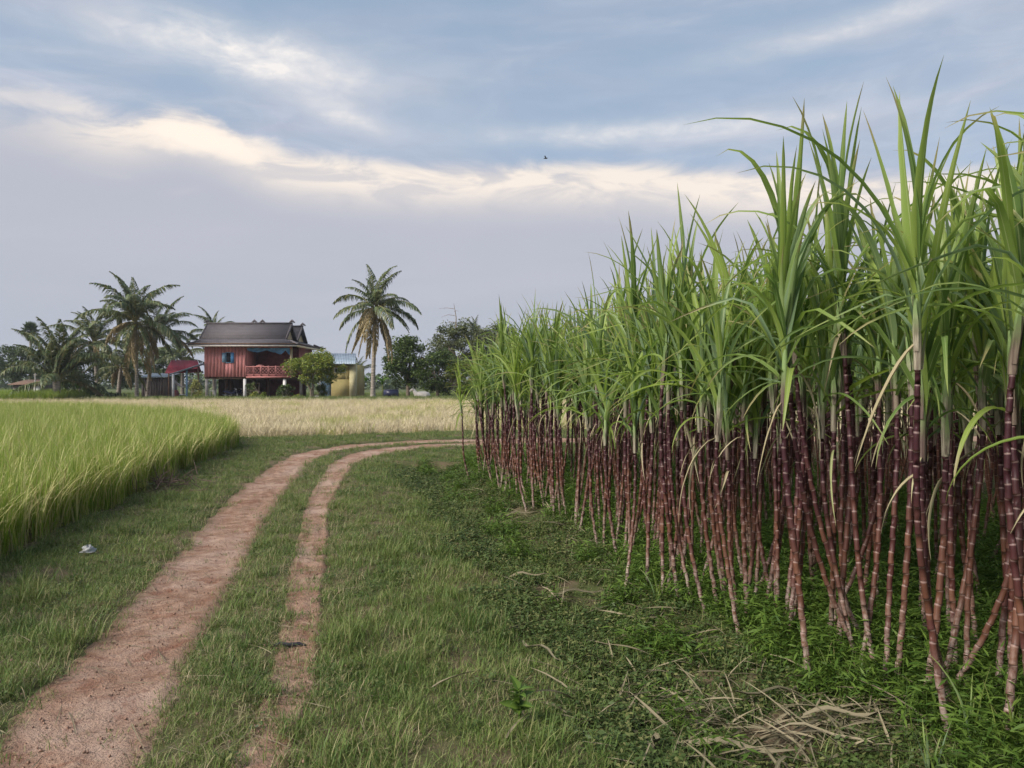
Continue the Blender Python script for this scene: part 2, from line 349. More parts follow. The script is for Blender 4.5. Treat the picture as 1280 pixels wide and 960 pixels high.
def height(x, y, ta=None, tb=None):
    x = np.asarray(x, float); y = np.asarray(y, float)
    if ta is None: ta, tb = tracks(x, y)
    near = np.exp(-np.maximum(y - 26, 0) / 6)
    h = 0.018 * wob(x, y, 0.9) + 0.012 * wob(x + 5, y - 3, 3.1)
    sm = lambda d, w: 1 / (1 + np.exp(np.clip(d / w, -30, 30)))
    h = h - 0.045 * sm(ta, 0.05) - 0.035 * sm(tb, 0.05)
    # shallow ditch between the road shoulder and the cane
    u = x - edge_x(y)
    h = h - 0.15 * np.exp(-((u + 0.85) / 0.6) ** 2) * (y < 16) + 0.03 * np.exp(-((u + 2.2) / 0.6) ** 2) * (y < 16)
    h = h * np.clip(near, 0.0, 1) + 0.05 * np.clip((y - 70) / 5, 0, 1)
    return h

def ground_mat():
    m, t, out = new_mat('ground')
    tc = t.new('ShaderNodeTexCoord'); P = tc.outputs['Object']
    at = t.new('ShaderNodeAttribute', attribute_name='zone'); s3 = t.new('ShaderNodeSeparateXYZ', {0: at.outputs['Vector']})
    n1 = t.noise(P, 1.3, 5, 0.6); n2 = t.noise(P, 14, 5, 0.65); n3 = t.noise(P, 70, 3, 0.6)
    soil = t.mix(n2, (0.085, 0.062, 0.042), (0.165, 0.122, 0.080))
    moss = t.mix(n3, (0.035, 0.050, 0.016), (0.075, 0.085, 0.032))
    c = t.mix(t.ss(n1, 0.35, 0.62), soil, moss)
    straw = t.mix(n2, (0.34, 0.28, 0.16), (0.52, 0.43, 0.26))
    c = t.mix(s3.outputs[0], c, straw)
    yard = t.mix(n2, (0.20, 0.165, 0.135), (0.30, 0.25, 0.205))
    c = t.mix(s3.outputs[1], c, yard)
    far = t.mix(n1, (0.06, 0.085, 0.03), (0.11, 0.12, 0.05))
    c = t.mix(s3.outputs[2], c, far)
    p = t.new('ShaderNodeBsdfPrincipled', {'Base Color': c, 'Roughness': 0.95, 'Specular IOR Level': 0.1})
    b = t.new('ShaderNodeBump', {'Strength': 0.6, 'Distance': 0.02, 'Height': n2}); t.l.new(b.outputs[0], p.inputs['Normal'])
    t.l.new(p.outputs[0], out.inputs[0]); return m
def dirt_mat():
    m, t, out = new_mat('dirt')
    tc = t.new('ShaderNodeTexCoord'); P = tc.outputs['Object']
    n1 = t.noise(P, 0.9, 5, 0.6); n2 = t.noise(P, 7, 6, 0.65); n3 = t.noise(P, 60, 4, 0.7); n4 = t.noise(P, 2.7, 4, 0.6, 0.8)
    c = t.mix(t.ss(n2, 0.3, 0.72), (0.225, 0.126, 0.085), (0.395, 0.262, 0.195))
    c = t.mix(t.math('MULTIPLY', t.ss(n1, 0.46, 0.66), 0.75), c, (0.43, 0.315, 0.255))
    c = t.mix(t.math('MULTIPLY', t.ss(n4, 0.56, 0.68), 0.6), c, (0.185, 0.075, 0.048))
    c = t.mix(t.math('MULTIPLY', t.ss(n3, 0.56, 0.68), 0.6), c, (0.11, 0.060, 0.042))
    uv = t.new('ShaderNodeUVMap'); sp = t.new('ShaderNodeSeparateXYZ', {0: uv.outputs[0]})
    n6 = t.noise(P, 1.9, 5, 0.7, 1.2)
    c = t.mix(t.math('MULTIPLY', t.ss(n6, 0.56, 0.70), 0.5), c, (0.15, 0.085, 0.06))
    edge = t.ss(t.math('ADD', t.math('ABSOLUTE', sp.outputs[0]), t.math('MULTIPLY', t.math('SUBTRACT', n2, 0.5), 0.9)), 0.50, 0.95)
    c = t.mix(t.math('MULTIPLY', edge, 0.8), c, (0.16, 0.112, 0.075))
    p = t.new('ShaderNodeBsdfPrincipled', {'Base Color': c, 'Roughness': 0.95, 'Specular IOR Level': 0.1})
    rut = t.math('SINE', t.math('ADD', t.math('MULTIPLY', sp.outputs[1], 42.0), t.math('MULTIPLY', n2, 5.0)))   # worn tyre tread across the track
    hgt = t.math('ADD', t.math('ADD', t.math('MULTIPLY', n2, 0.9), t.math('MULTIPLY', n3, 0.45)), t.math('MULTIPLY', rut, 0.06))
    b = t.new('ShaderNodeBump', {'Strength': 1.0, 'Distance': 0.05, 'Height': hgt}); t.l.new(b.outputs[0], p.inputs['Normal'])
    t.l.new(p.outputs[0], out.inputs[0]); return m
M['ground'] = ground_mat(); M['dirt'] = dirt_mat()

STRAW_POLY = np.array([(-75, 27), (-12.5, 27.5), (-10.2, 25.0), (-8.2, 23.6), (-6.0, 24.3), (-3.0, 26.2), (1, 27.6), (40, 28.5), (60, 73), (-75, 73)])
RICE_POLY = np.array([(-2.6, -1.0), (-3.9, 3.5), (-4.75, 7.1), (-5.9, 12.5), (-7.2, 19.8), (-7.9, 21.4), (-9.8, 24.6), (-13.2, 30), (-21, 37), (-38, 41), (-38, -1)])
def inpoly(x, y, P):
    x = np.asarray(x); y = np.asarray(y); c = np.zeros(x.shape, bool); n = len(P)
    for i in range(n):
        x1, y1 = P[i]; x2, y2 = P[(i + 1) % n]
        c ^= ((y1 > y) != (y2 > y)) & (x < (x2 - x1) * (y - y1) / (y2 - y1 + 1e-12) + x1)
    return c
def build_ground():
    def axis(lo, hi, step, ext):
        a = np.arange(lo, hi + 1e-6, step); up = [hi]; dn = [lo]; s = step
        while up[-1] < ext: s *= 1.28; up.append(up[-1] + s)
        s = step
        while dn[-1] > -ext: s *= 1.28; dn.append(dn[-1] - s)
        return np.concatenate([dn[1:][::-1], a, up[1:]])
    xs = axis(-9, 6, 0.1, 4500); ys = axis(0, 26, 0.1, 5000)
    X, Y = np.meshgrid(xs, ys)
    Z = height(X, Y)
    n, m = X.shape; idx = np.arange(n * m).reshape(n, m)
    f = np.stack([idx[:-1, :-1], idx[:-1, 1:], idx[1:, 1:], idx[1:, :-1]], -1).reshape(-1, 4)
    mb = MB(); mb.add(np.stack([X, Y, Z], -1).reshape(-1, 3), f)
    o = mb.obj('ground', M['ground'], smooth=True)
    z = np.zeros((n * m, 3))
    x, y = X.ravel(), Y.ravel()
    z[:, 0] = inpoly(x, y, STRAW_POLY)
    z[:, 1] = ((y > 76) & (y < 100) & (x > -50) & (x < 0)) * 0.9
    z[:, 2] = np.clip((y - 95) / 10, 0, 1) * 1.0
    at = o.data.attributes.new('zone', 'FLOAT_VECTOR', 'POINT'); at.data.foreach_set('vector', z.ravel())
    tag(o, 'flat ground of soil and low weeds reaching to the horizon', kind='structure')
    root = None
    for nm, P, W, lab in (('dirt_road', LTd, LWd, 'wide wheel track of the red dirt road'), ('dirt_road', RTd, RWd, 'narrow wheel track of the red dirt road')):
        t = np.gradient(P, axis=0); t /= np.linalg.norm(t, axis=1)[:, None]; nrm = np.stack([t[:, 1], -t[:, 0]], 1)
        K = 25; u = np.linspace(-1.25, 1.25, K)
        s = np.concatenate([[0], np.cumsum(np.linalg.norm(np.diff(P, axis=0), axis=1))])
        jit = 1.04 + 0.10 * wob(P[:, 0] * 2, P[:, 1] * 2) + 0.05 * wob(P[:, 0] * 7, P[:, 1] * 7)
        Q = P[:, None, :] + nrm[:, None, :] * (u[None, :, None] * (W * jit)[:, None, None])
        h = height(Q[..., 0], Q[..., 1]) + 0.020 - 0.07 * (np.clip((np.abs(u) - 0.66) / 0.5, 0, 1) ** 1.3)[None, :] + 0.005 * wob(Q[..., 0] * 6, Q[..., 1] * 6) + 0.005 * wob(Q[..., 0] * 17, Q[..., 1] * 13) + 0.006 * wob(Q[..., 0] * 2.3 + 1, Q[..., 1] * 2.0) + 0.003 * np.cos(u * 7.5)[None, :] * (1 + 0.6 * np.sin(s * 2.1))[:, None]
        V = np.concatenate([Q, h[..., None]], -1).reshape(-1, 3); n = len(P); idx = np.arange(n * K).reshape(n, K)
        f = np.stack([idx[:-1, :-1], idx[:-1, 1:], idx[1:, 1:], idx[1:, :-1]], -1).reshape(-1, 4)
        uv = np.stack([np.tile(u, n), np.repeat(s, K)], 1)
        mb = MB(); mb.add(V, f, uv); o = mb.obj(nm, M['dirt'], smooth=True); tag(o, lab, kind='structure')
build_ground()

# ------------------------------------------------------------------ geometry-node scatter for stuff
def scatter(name, pts, rot, scl, idx, protos, label):
    c = bpy.data.collections.new(name + '_source')
    for i, me in enumerate(protos):
        c.objects.link(bpy.data.objects.new('%s_source_%02d' % (name, i), me))
    me = bpy.data.meshes.new(name); n = len(pts)
    me.vertices.add(n); me.vertices.foreach_set('co', np.asarray(pts, np.float32).ravel())
    a = me.attributes.new('rot', 'FLOAT_VECTOR', 'POINT'); a.data.foreach_set('vector', np.asarray(rot, np.float32).ravel())
    a = me.attributes.new('scl', 'FLOAT', 'POINT'); a.data.foreach_set('value', np.asarray(scl, np.float32))
    a = me.attributes.new('pick', 'INT', 'POINT'); a.data.foreach_set('value', np.asarray(idx, np.int32))
    o = link(name, me)
    g = bpy.data.node_groups.new(name, 'GeometryNodeTree')
    g.interface.new_socket('Geometry', in_out='INPUT', socket_type='NodeSocketGeometry'); g.interface.new_socket('Geometry', in_out='OUTPUT', socket_type='NodeSocketGeometry')
    N = g.nodes; L = g.links
    gi = N.new('NodeGroupInput'); go = N.new('NodeGroupOutput')
    ci = N.new('GeometryNodeCollectionInfo'); ci.inputs['Collection'].default_value = c; ci.inputs['Separate Children'].default_value = True; ci.inputs['Reset Children'].default_value = True
    ip = N.new('GeometryNodeInstanceOnPoints'); ip.inputs['Pick Instance'].default_value = True
    def att(nm, ty):
        k = N.new('GeometryNodeInputNamedAttribute'); k.data_type = ty; k.inputs['Name'].default_value = nm
        return [s for s in k.outputs if s.enabled][0]
    e2r = N.new('FunctionNodeEulerToRotation')
    L.new(att('rot', 'FLOAT_VECTOR'), e2r.inputs[0]); L.new(e2r.outputs[0], ip.inputs['Rotation'])
    L.new(att('scl', 'FLOAT'), ip.inputs['Scale']); L.new(att('pick', 'INT'), ip.inputs['Instance Index'])
    L.new(gi.outputs[0], ip.inputs['Points']); L.new(ci.outputs[0], ip.inputs['Instance']); L.new(ip.outputs[0], go.inputs[0])
    md = o.modifiers.new('scatter', 'NODES'); md.node_group = g
    return tag(o, label, kind='stuff')

def blades(mb, n, rad, hlo, hhi, w, bend, r, seg=3, mi=0, lean=0.25, base_z=-0.01):
    """n tapered grass blades"""
    ang = r.uniform(0, 6.283, n); rr = rad * np.sqrt(r.uniform(0, 1, n)); az = r.uniform(0, 6.283, n)
    H = r.uniform(hlo, hhi, n); th0 = np.abs(r.normal(0, lean, n)); k = r.uniform(0.3, 1.0, n) * bend
    d = np.stack([np.cos(az), np.sin(az)], 1); sd = np.stack([-np.sin(az), np.cos(az)], 1)
    p = np.stack([rr * np.cos(ang), rr * np.sin(ang)], 1); rad_ = p.copy(); z = np.full(n, base_z)
    V = []; UV = []; u = r.uniform(0, 1, n)
    for j in range(seg + 1):
        t = j / seg; ww = w * (1 - t ** 1.6) * (0.7 + 0.3 * min(1, t * 3)) if j < seg else 0
        if j: 
            th = th0 + k * ((j - 0.5) / seg) ** 1.5
            rad_ = rad_ + d * (np.sin(th) * H / seg)[:, None]; z = z + np.cos(th) * H / seg
        if j < seg:
            for sgn in (-1, 1): V.append(np.concatenate([rad_ + sd * sgn * ww * 0.5, z[:, None]], 1)); UV.append(np.stack([u, np.full(n, t)], 1))
        else: V.append(np.concatenate([rad_, z[:, None]], 1)); UV.append(np.stack([u, np.full(n, t)], 1))
    K = len(V); V = np.stack(V, 1).reshape(-1, 3); UV = np.stack(UV, 1).reshape(-1, 2); b = np.arange(n)[:, None] * K
    fs = [b + np.array([[2 * j, 2 * j + 1, 2 * j + 3, 2 * j + 2]]) for j in range(seg - 1)] + [b + np.array([[2 * seg - 2, 2 * seg - 1, 2 * seg, 2 * seg]])]
    mb.add(V, np.concatenate(fs), UV, mi)
def leaf_cards(mb, pos, size, r, mi=0, aspect=0.5, flat=0.5, u=None, dirs=None):
    """diamond leaves, one quad each, at positions"""
    n = len(pos)
    nr = r.normal(0, 1, (n, 3)); nr[:, 2] = np.abs(nr[:, 2]) + flat * 2; nr /= np.linalg.norm(nr, axis=1)[:, None]
    t = r.normal(0, 1, (n, 3)) if dirs is None else dirs + r.normal(0, 0.25, (n, 3)); t -= nr * (t * nr).sum(1)[:, None]; t /= np.linalg.norm(t, axis=1)[:, None] + 1e-9
    b = np.cross(nr, t); s = (np.asarray(size) * r.uniform(0.7, 1.3, n))[:, None]
    V = np.stack([pos, pos + t * s * 0.45 + b * s * aspect * 0.5, pos + t * s - nr * s * 0.15, pos + t * s * 0.45 - b * s * aspect * 0.5], 1).reshape(-1, 3)
    u = r.uniform(0, 1, n) if u is None else u
    UV = np.repeat(np.stack([u, np.full(n, 0.3)], 1), 4, 0)
    mb.add(V, np.arange(n * 4).reshape(n, 4), UV, mi)
def weed_tuft(seed, stems, h, leaf, rad, per, aspect, mat):
    r = np.random.default_rng(seed); mb = MB(); P = []; Dv = []
    for _ in range(stems):
        a = r.uniform(0, 6.283); q = rad * math.sqrt(r.uniform()); x, y = q * math.cos(a), q * math.sin(a); H = h * r.uniform(0.5, 1.1); az = r.uniform(0, 6.283); tl = r.uniform(0, 0.5)
        for k in range(per):
            t = (k + 0.6) / per; c = az + k * 2.4
            P.append((x + math.cos(az) * tl * H * t, y + math.sin(az) * tl * H * t, H * t)); Dv.append((math.cos(c), math.sin(c), 0.5))
    leaf_cards(mb, np.array(P), leaf, r, aspect=aspect, flat=0.9, dirs=np.array(Dv)); 
    blades(mb, stems, rad, h * 0.5, h, 0.004, 0.3, r, 2)
    return mb.mesh('weed', mat)
def tuft(seed, n, rad, lo, hi, w, bend, mat, seg=3, lean=0.3):
    mb = MB(); blades(mb, n, rad, lo, hi, w, bend, np.random.default_rng(seed), seg, lean=lean); return mb.mesh('tuft', mat)

def sample(y0, y1, dens, xlo, xhi, k=1.3, yref=4.0, side=1.5, dmax=1e9):
    """random points, thinner with distance, over the view wedge and a margin beside it"""
    ys = np.arange(y0, y1, 0.25); P = []
    for y in ys:
        lo = max(xlo, -0.70 * y - side); hi = min(xhi, 0.70 * y + side)
        if hi <= lo: continue
        n = int(min(dmax, dens * (yref / max(y, yref)) ** k) * (hi - lo) * 0.25)
        P.append(np.stack([rng.uniform(lo, hi, n), rng.uniform(y, y + 0.25, n)], 1))
    return np.concatenate(P)
def place(name, P, protos, label, smin=0.7, smax=1.3, grow=0.0, tilt=0.15, zoff=0.0):
    n = len(P); z = height(P[:, 0], P[:, 1]) + zoff
    rot = np.stack([rng.normal(0, tilt, n), rng.normal(0, tilt, n), rng.uniform(0, 6.283, n)], 1)
    s = rng.uniform(smin, smax, n) * (1 + grow * np.maximum(P[:, 1] - 5, 0))
    return scatter(name, np.concatenate([P, z[:, None]], 1), rot, s, rng.integers(0, len(protos), n), protos, label)

HEAPS = ((985, 895, 0.55, 0.30), (835, 850, 0.30, 0.28), (1075, 895, 0.30, 0.22), (715, 725, 0.35, 0.45), (655, 640, 0.35, 0.6), (885, 835, 0.3, 0.25))
def build_cover():
    # ---- verge grass
    P = sample(1.8, 27, 520, -14, 6, side=1.2)
    ta, tb = tracks(P[:, 0], P[:, 1]); u = P[:, 0] - edge_x(P[:, 1])
    w = wob(P[:, 0] * 1.3, P[:, 1] * 1.3); w2 = wob(P[:, 0] * 4, P[:, 1] * 4)
    edge = 0.06 * w2 + 0.05 * wob(P[:, 0] * 9, P[:, 1] * 9 + 2) + rng.normal(0, 0.05, len(P)) - 0.02
    ok = (ta > edge + 0.02) & (tb > edge + 0.01) & ~inpoly(P[:, 0], P[:, 1], RICE_POLY) & ~inpoly(P[:, 0], P[:, 1], STRAW_POLY) 
    ok &= (u < 0.25) | (P[:, 1] > 15)
    wet = (u > -1.55 + 0.35 * w) & (P[:, 1] < 15.5)                      # ditch side: broad-leaved weeds take over
    G = P[ok & ~wet]; 
    tg = np.minimum(*tracks(G[:, 0], G[:, 1])); U = rng.uniform(0, 1, len(G))
    worn = np.clip(0.25 - tg * 1.6, 0, 0.25) + 1.1 * np.clip(wob(G[:, 0] * 1.7 + 9, G[:, 1] * 1.7) + 0.45 * wob(G[:, 0] * 5 + 2, G[:, 1] * 5) - 0.22, 0, 0.75)      # thin, trodden patches
    lush = wob(G[:, 0] * 1.1 + 3, G[:, 1] * 1.1) + 0.6 * wob(G[:, 0] * 3.7, G[:, 1] * 3.7 + 4) + rng.normal(0, 0.35, len(G))
    keep = U > worn * 1.1
    place('grass', G[keep & (lush < 0.75)], [tuft(i, 30, 0.085, 0.025, 0.075, 0.0045, 1.3, M['grass'], 2, 0.85) for i in range(8)], 'short tangled green grass on the verges and between the wheel tracks', 0.6, 1.3, grow=0.03)
    place('grass', G[keep & (lush > 0.05) & (U > 0.5)], [tuft(20 + i, 22, 0.06, 0.05, 0.13, 0.0042, 1.9, M['grass'], 3, 0.5) for i in range(7)], 'longer arching grass tufts along the dirt road', 0.6, 1.35, grow=0.015)
    place('grass', G[keep & (lush > 0.8) & (U > 0.66)], [tuft(30 + i, 20, 0.05, 0.10, 0.24, 0.0045, 1.7, M['grass'], 4, 0.35) for i in range(5)], 'scattered taller grass clumps on the verges', 0.7, 1.3)
    V2 = rng.uniform(0, 1, len(G))
    D = G[(V2 < 0.09) | ((tg < 0.18) & (V2 < 0.42)) | ((worn > 0.2) & (V2 < 0.45))]
    place('grass', D, [tuft(40 + i, 12, 0.09, 0.03, 0.12, 0.0035, 2.2, M['grass_dry'], 3, 1.0) for i in range(6)], 'dry yellow grass blades along the road edges', 0.6, 1.4, grow=0.02)
    place('weeds', G[keep & (V2 > 0.86) & (wob(G[:, 0] * 1.5, G[:, 1] * 1.5 + 8) > 0.0)], [weed_tuft(120 + i, 6, 0.05, 0.02, 0.07, 4, 0.5, M['weed_dark']) for i in range(5)], 'small creeping weeds among the verge grass', 0.7, 1.4, grow=0.03)
    # grass creeping in from the track edges, most of all over the narrow track
    U3 = rng.uniform(0, 1, len(P)); pat = wob(P[:, 0] * 3 + 1, P[:, 1] * 2.2)
    cr = ((ta < 0.06) & (U3 < 0.34 * np.exp(np.minimum(ta, 0) * 11) * (1 + 0.8 * pat))) | ((tb < 0.06) & (P[:, 1] < 15) & (U3 < (0.13 + 0.45 * np.exp(np.minimum(tb, 0) * 16)) * (0.8 + 1.1 * pat)))
    C_ = P[cr]
    place('grass', C_, [tuft(70 + i, 16, 0.06, 0.015, 0.055, 0.0042, 1.6, M['grass'], 2, 1.0) for i in range(6)], 'low grass creeping from the edges into the wheel tracks', 0.6, 1.4, zoff=0.022)
    place('grass', C_[rng.uniform(0, 1, len(C_)) < 0.5], [tuft(76 + i, 9, 0.07, 0.02, 0.07, 0.0035, 2.2, M['grass_dry'], 3, 1.1) for i in range(4)], 'dead grass matted along the track edges', 0.6, 1.4, zoff=0.022)
    # few sprigs inside the tracks
    S = P[(np.minimum(ta, tb) < -0.02) & (rng.uniform(0, 1, len(P)) < 0.05 * np.exp(np.minimum(ta, tb) * 6))]
    place('grass', S, [tuft(60 + i, 7, 0.04, 0.01, 0.04, 0.003, 2.0, M['grass_dry'], 2, 0.9) for i in range(4)], 'sparse dry sprigs on the bare dirt tracks', zoff=0.022)
    # ---- weeds in the ditch
    heap = np.zeros(len(P), bool)
    for (xp, yp, a_, b_) in HEAPS:
        hx_, hd = (xp - CX) * (EYE * F / (yp - HY)) / F, EYE * F / (yp - HY); heap |= ((P[:, 0] - hx_) / a_) ** 2 + ((P[:, 1] - hd) / b_) ** 2 < 1 + 0.5 * w2
    ok &= ~heap | (rng.uniform(0, 1, len(P)) < 0.25)
    W = P[ok & wet & (rng.uniform(0, 1, len(P)) < 0.85)]
    place('weeds', W, [weed_tuft(100 + i, 9, 0.065, 0.026, 0.08, 5, 0.45, M['weed_dark']) for i in range(6)], 'low dark green weeds filling the ditch beside the cane', grow=0.03)
    place('grass', W[rng.uniform(0, 1, len(W)) < 0.35], [tuft(80 + i, 16, 0.07, 0.05, 0.13, 0.004, 1.6, M['grass'], 3, 0.5) for i in range(5)], 'thin grass mixed among the ditch weeds', grow=0.02)
    # ---- bright weeds under the cane
    Q = sample(1.6, 16, 250, -3, 9, side=2.0, k=0.9)
    u = Q[:, 0] - edge_x(Q[:, 1]); w = wob(Q[:, 0] * 2.2, Q[:, 1] * 2.2)
    inside = (u > -0.05 + 0.2 * w) & (u < 6)
    band = (u > -1.1) & (u < 0.1) & (w > 0.42)
    hq = np.zeros(len(Q), bool)
    for (xp, yp, a_, b_) in HEAPS:
        hd = EYE * F / (yp - HY); hq |= ((Q[:, 0] - (xp - CX) * hd / F) / a_) ** 2 + ((Q[:, 1] - hd) / b_) ** 2 < 1
    inside &= ~hq; band &= ~hq
    place('weeds', Q[inside | band], [weed_tuft(140 + i, 7, 0.13 + 0.025 * i, 0.055, 0.08, 9, 0.17, M['weed_bright']) for i in range(7)], 'bright green feathery weeds carpeting the ground under the cane', 0.5, 1.5, grow=0.02)
    # ---- rice
    bl = []
    for i in range(7):
        r = np.random.default_rng(200 + i); mb = MB()
        blades(mb, 24, 0.07, 0.60, 0.95, 0.012, 0.40, r, 4, lean=0.10); blades(mb, 9, 0.06, 0.78, 1.0, 0.016, 2.0, r, 6, mi=1, lean=0.10)
        bl.append(mb.mesh('rice_hill', [M['rice'], M['panicle']]))
    ys = np.arange(-1, 41, 0.17); xs = np.arange(-38, -2, 0.17); X, Y = np.meshgrid(xs, ys); Rp = np.stack([X.ravel(), Y.ravel()], 1) + rng.normal(0, 0.035, (X.size, 2))
    Rp = Rp[inpoly(Rp[:, 0] + 0.10 * wob(Rp[:, 0] * 2, Rp[:, 1] * 2), Rp[:, 1], RICE_POLY) & (Rp[:, 0] > -0.72 * Rp[:, 1] - 4.0) & (Rp[:, 1] > 2)]
    place('rice', Rp, bl, 'green rice standing in the paddy left of the road', 0.74, 1.12, tilt=0.06)
    # dead blades at the foot of the rice
    near = Rp[(track_d(Rp[:, 0], Rp[:, 1], np.array(densify(RICE_POLY[:6], np.zeros(6))[0]), np.zeros(2000)) < 0.25) & (rng.uniform(0, 1, len(Rp)) < 0.6)]
    place('grass', near, [tuft(230 + i, 16, 0.12, 0.1, 0.35, 0.006, 1.8, M['grass_dry'], 3, 0.6) for i in range(4)], 'dry dead blades at the foot of the standing rice')
    # ---- harvested field
    n = 30000
    Y = 23 + 50 * rng.uniform(0, 1, n) ** 1.35; X = rng.uniform(-0.76, 0.30, n) * Y
    T = np.stack([X, Y], 1); T = T[inpoly(X, Y, STRAW_POLY) & ~inpoly(X, Y, RICE_POLY)]
    gr = wob(T[:, 0] * 0.35, T[:, 1] * 0.22 + 2) + rng.normal(0, 0.35, len(T)) + 0.3 * (T[:, 0] > -8) + 0.5 * wob(T[:, 0] * 0.9 + 4, T[:, 1] * 0.4)
    place('straw', T[gr < 0.6], [tuft(250 + i, 22, 0.16, 0.18, 0.55, 0.012, 1.7, M['straw'], 3, 0.45) for i in range(6)], 'pale cut straw and stubble of the harvested field', tilt=0.3)
    place('grass', T[gr >= 0.6], [tuft(270 + i, 18, 0.14, 0.2, 0.5, 0.012, 1.2, M['straw_green'], 3, 0.35) for i in range(5)], 'yellow green regrowth among the cut straw')
    # ---- rough grass: field bank before the yard, yard edges
    n = 9000
    B = np.stack([rng.uniform(-58, 22, n), rng.uniform(71.5, 76.5, n)], 1)
    B = np.concatenate([B, np.stack([rng.uniform(-60, 25, 5000), rng.uniform(88, 125, 5000)], 1), np.stack([rng.uniform(-58, -44, 2600), rng.uniform(70, 78, 2600)], 1), np.stack([rng.uniform(-16, 20, 1500), rng.uniform(76, 84, 1500)], 1)])
    place('grass', B, [tuft(290 + i, 22, 0.25, 0.12, 0.5, 0.03, 1.0, M['grass'], 2, 0.35) for i in range(5)], 'rough green grass on the bank before the house yard')
    Bt = np.stack([rng.uniform(-62, -42.5, 2600), rng.uniform(70, 76, 2600)], 1)
    place('grass', Bt, [tuft(300 + i, 24, 0.25, 0.6, 1.1, 0.035, 0.6, M['rice'], 2, 0.2) for i in range(4)], 'tall green grass strip beside the low palm')
build_cover()

# ------------------------------------------------------------------ sugarcane
def leaf_path(L, th0, th1, p, n=11, side=0.0, kink=None):
    s = np.linspace(0, 1, n); th = th0 + (th1 - th0) * s ** p
    if kink: th = th + kink[1] * np.clip((s - kink[0]) / 0.06, 0, 1)
    ds = L / (n - 1); x = np.concatenate([[0], np.cumsum(np.sin((th[1:] + th[:-1]) / 2) * ds)]); z = np.concatenate([[0], np.cumsum(np.cos((th[1:] + th[:-1]) / 2) * ds)])
    return np.stack([x, side * s ** 2 * L, z], 1), th
def cane_leaf(mb, L, W, th0, th1, p, r, mi=0, n=11, kink=None, Mx=None, fold=0.35):
    P, th = leaf_path(L, th0, th1, p, n, r.normal(0, 0.09), kink)
    s = np.linspace(0, 1, n); w = W * np.minimum(1, 0.45 + s * 3.2) * np.clip(1 - s, 0, 1) ** 0.62 * (1 + 0.07 * np.sin(s * 19 + r.uniform(0, 6)) + r.normal(0, 0.06, n))
    w[-1] = 0.001
    tw = r.normal(0, 0.9) * s ** 1.3 + r.normal(0, 0.25)
    nrm = np.stack([-np.cos(th), np.zeros(n), np.sin(th)], 1)      # upper face
    sd = np.tile([0, 1.0, 0], (n, 1))
    a = sd * np.cos(tw)[:, None] + nrm * np.sin(tw)[:, None]; up = -sd * np.sin(tw)[:, None] + nrm * np.cos(tw)[:, None]
    lift = (fold * w)[:, None] * up
    V = np.stack([P - a * w[:, None] * 0.5 + lift, P, P + a * w[:, None] * 0.5 + lift], 1).reshape(-1, 3)
    if Mx is not None: V = V @ Mx[0].T + Mx[1]
    UV = np.stack([np.tile([0, 0.5, 1.0], n), np.repeat(s, 3)], 1)
    idx = np.arange(n * 3).reshape(n, 3)
    f = np.concatenate([np.stack([idx[:-1, j], idx[:-1, j + 1], idx[1:, j + 1], idx[1:, j]], -1) for j in (0, 1)])
    mb.add(V, f, UV, mi)
KINDS = {'spear': (14, lambda r: dict(L=r.uniform(0.9, 1.5), W=r.uniform(0.055, 0.075), th0=r.uniform(0.02, 0.16), th1=r.uniform(0.15, 0.55), p=1.7)),
         'arch': (18, lambda r: dict(L=r.uniform(1.0, 1.5), W=r.uniform(0.046, 0.062), th0=r.uniform(0.12, 0.35), th1=r.uniform(1.1, 2.35), p=r.uniform(1.3, 2.4))),
         'droop': (12, lambda r: dict(L=r.uniform(0.9, 1.3), W=r.uniform(0.036, 0.05), th0=r.uniform(0.35, 0.7), th1=r.uniform(2.4, 3.0), p=r.uniform(0.6, 1.0))),
         'kink': (6, lambda r: dict(L=r.uniform(1.0, 1.4), W=r.uniform(0.04, 0.05), th0=r.uniform(0.2, 0.45), th1=r.uniform(0.7, 1.1), p=1.2, kink=(r.uniform(0.35, 0.6), r.uniform(1.0, 1.6)))),
         'dead': (8, lambda r: dict(L=r.uniform(0.4, 0.9), W=r.uniform(0.014, 0.028), th0=r.uniform(1.5, 2.4), th1=r.uniform(2.9, 3.15), p=r.uniform(0.3, 0.5)))}
LEAF = {}; LPAR = {}
for kd, (cnt, fn) in KINDS.items():
    LEAF[kd] = []; LPAR[kd] = []
    for i in range(cnt):
        r = np.random.default_rng(hash(kd) % 1 + 1000 + i + 100 * list(KINDS).index(kd)); q = fn(r); mb = MB(); cane_leaf(mb, r=r, fold=0.35 if kd != 'dead' else 0.6, **q)
        LEAF[kd].append(mb.mesh('leaf', M['dry_leaf'] if kd == 'dead' else M['cane_leaf'], smooth=True)); LPAR[kd].append(q)
def stalk_path(H, lx, ly, r, n):
    t = np.linspace(0, 1, n); g = 1 - (1 - t) ** 2.1
    wx, wy = r.normal(0, 0.02, 2); ph = r.uniform(0, 6.28, 2)
    return np.stack([lx * g + wx * np.sin(t * 5 + ph[0]) * t, ly * g + wy * np.sin(t * 5 + ph[1]) * t, -0.04 + t * (H + 0.04)], 1)
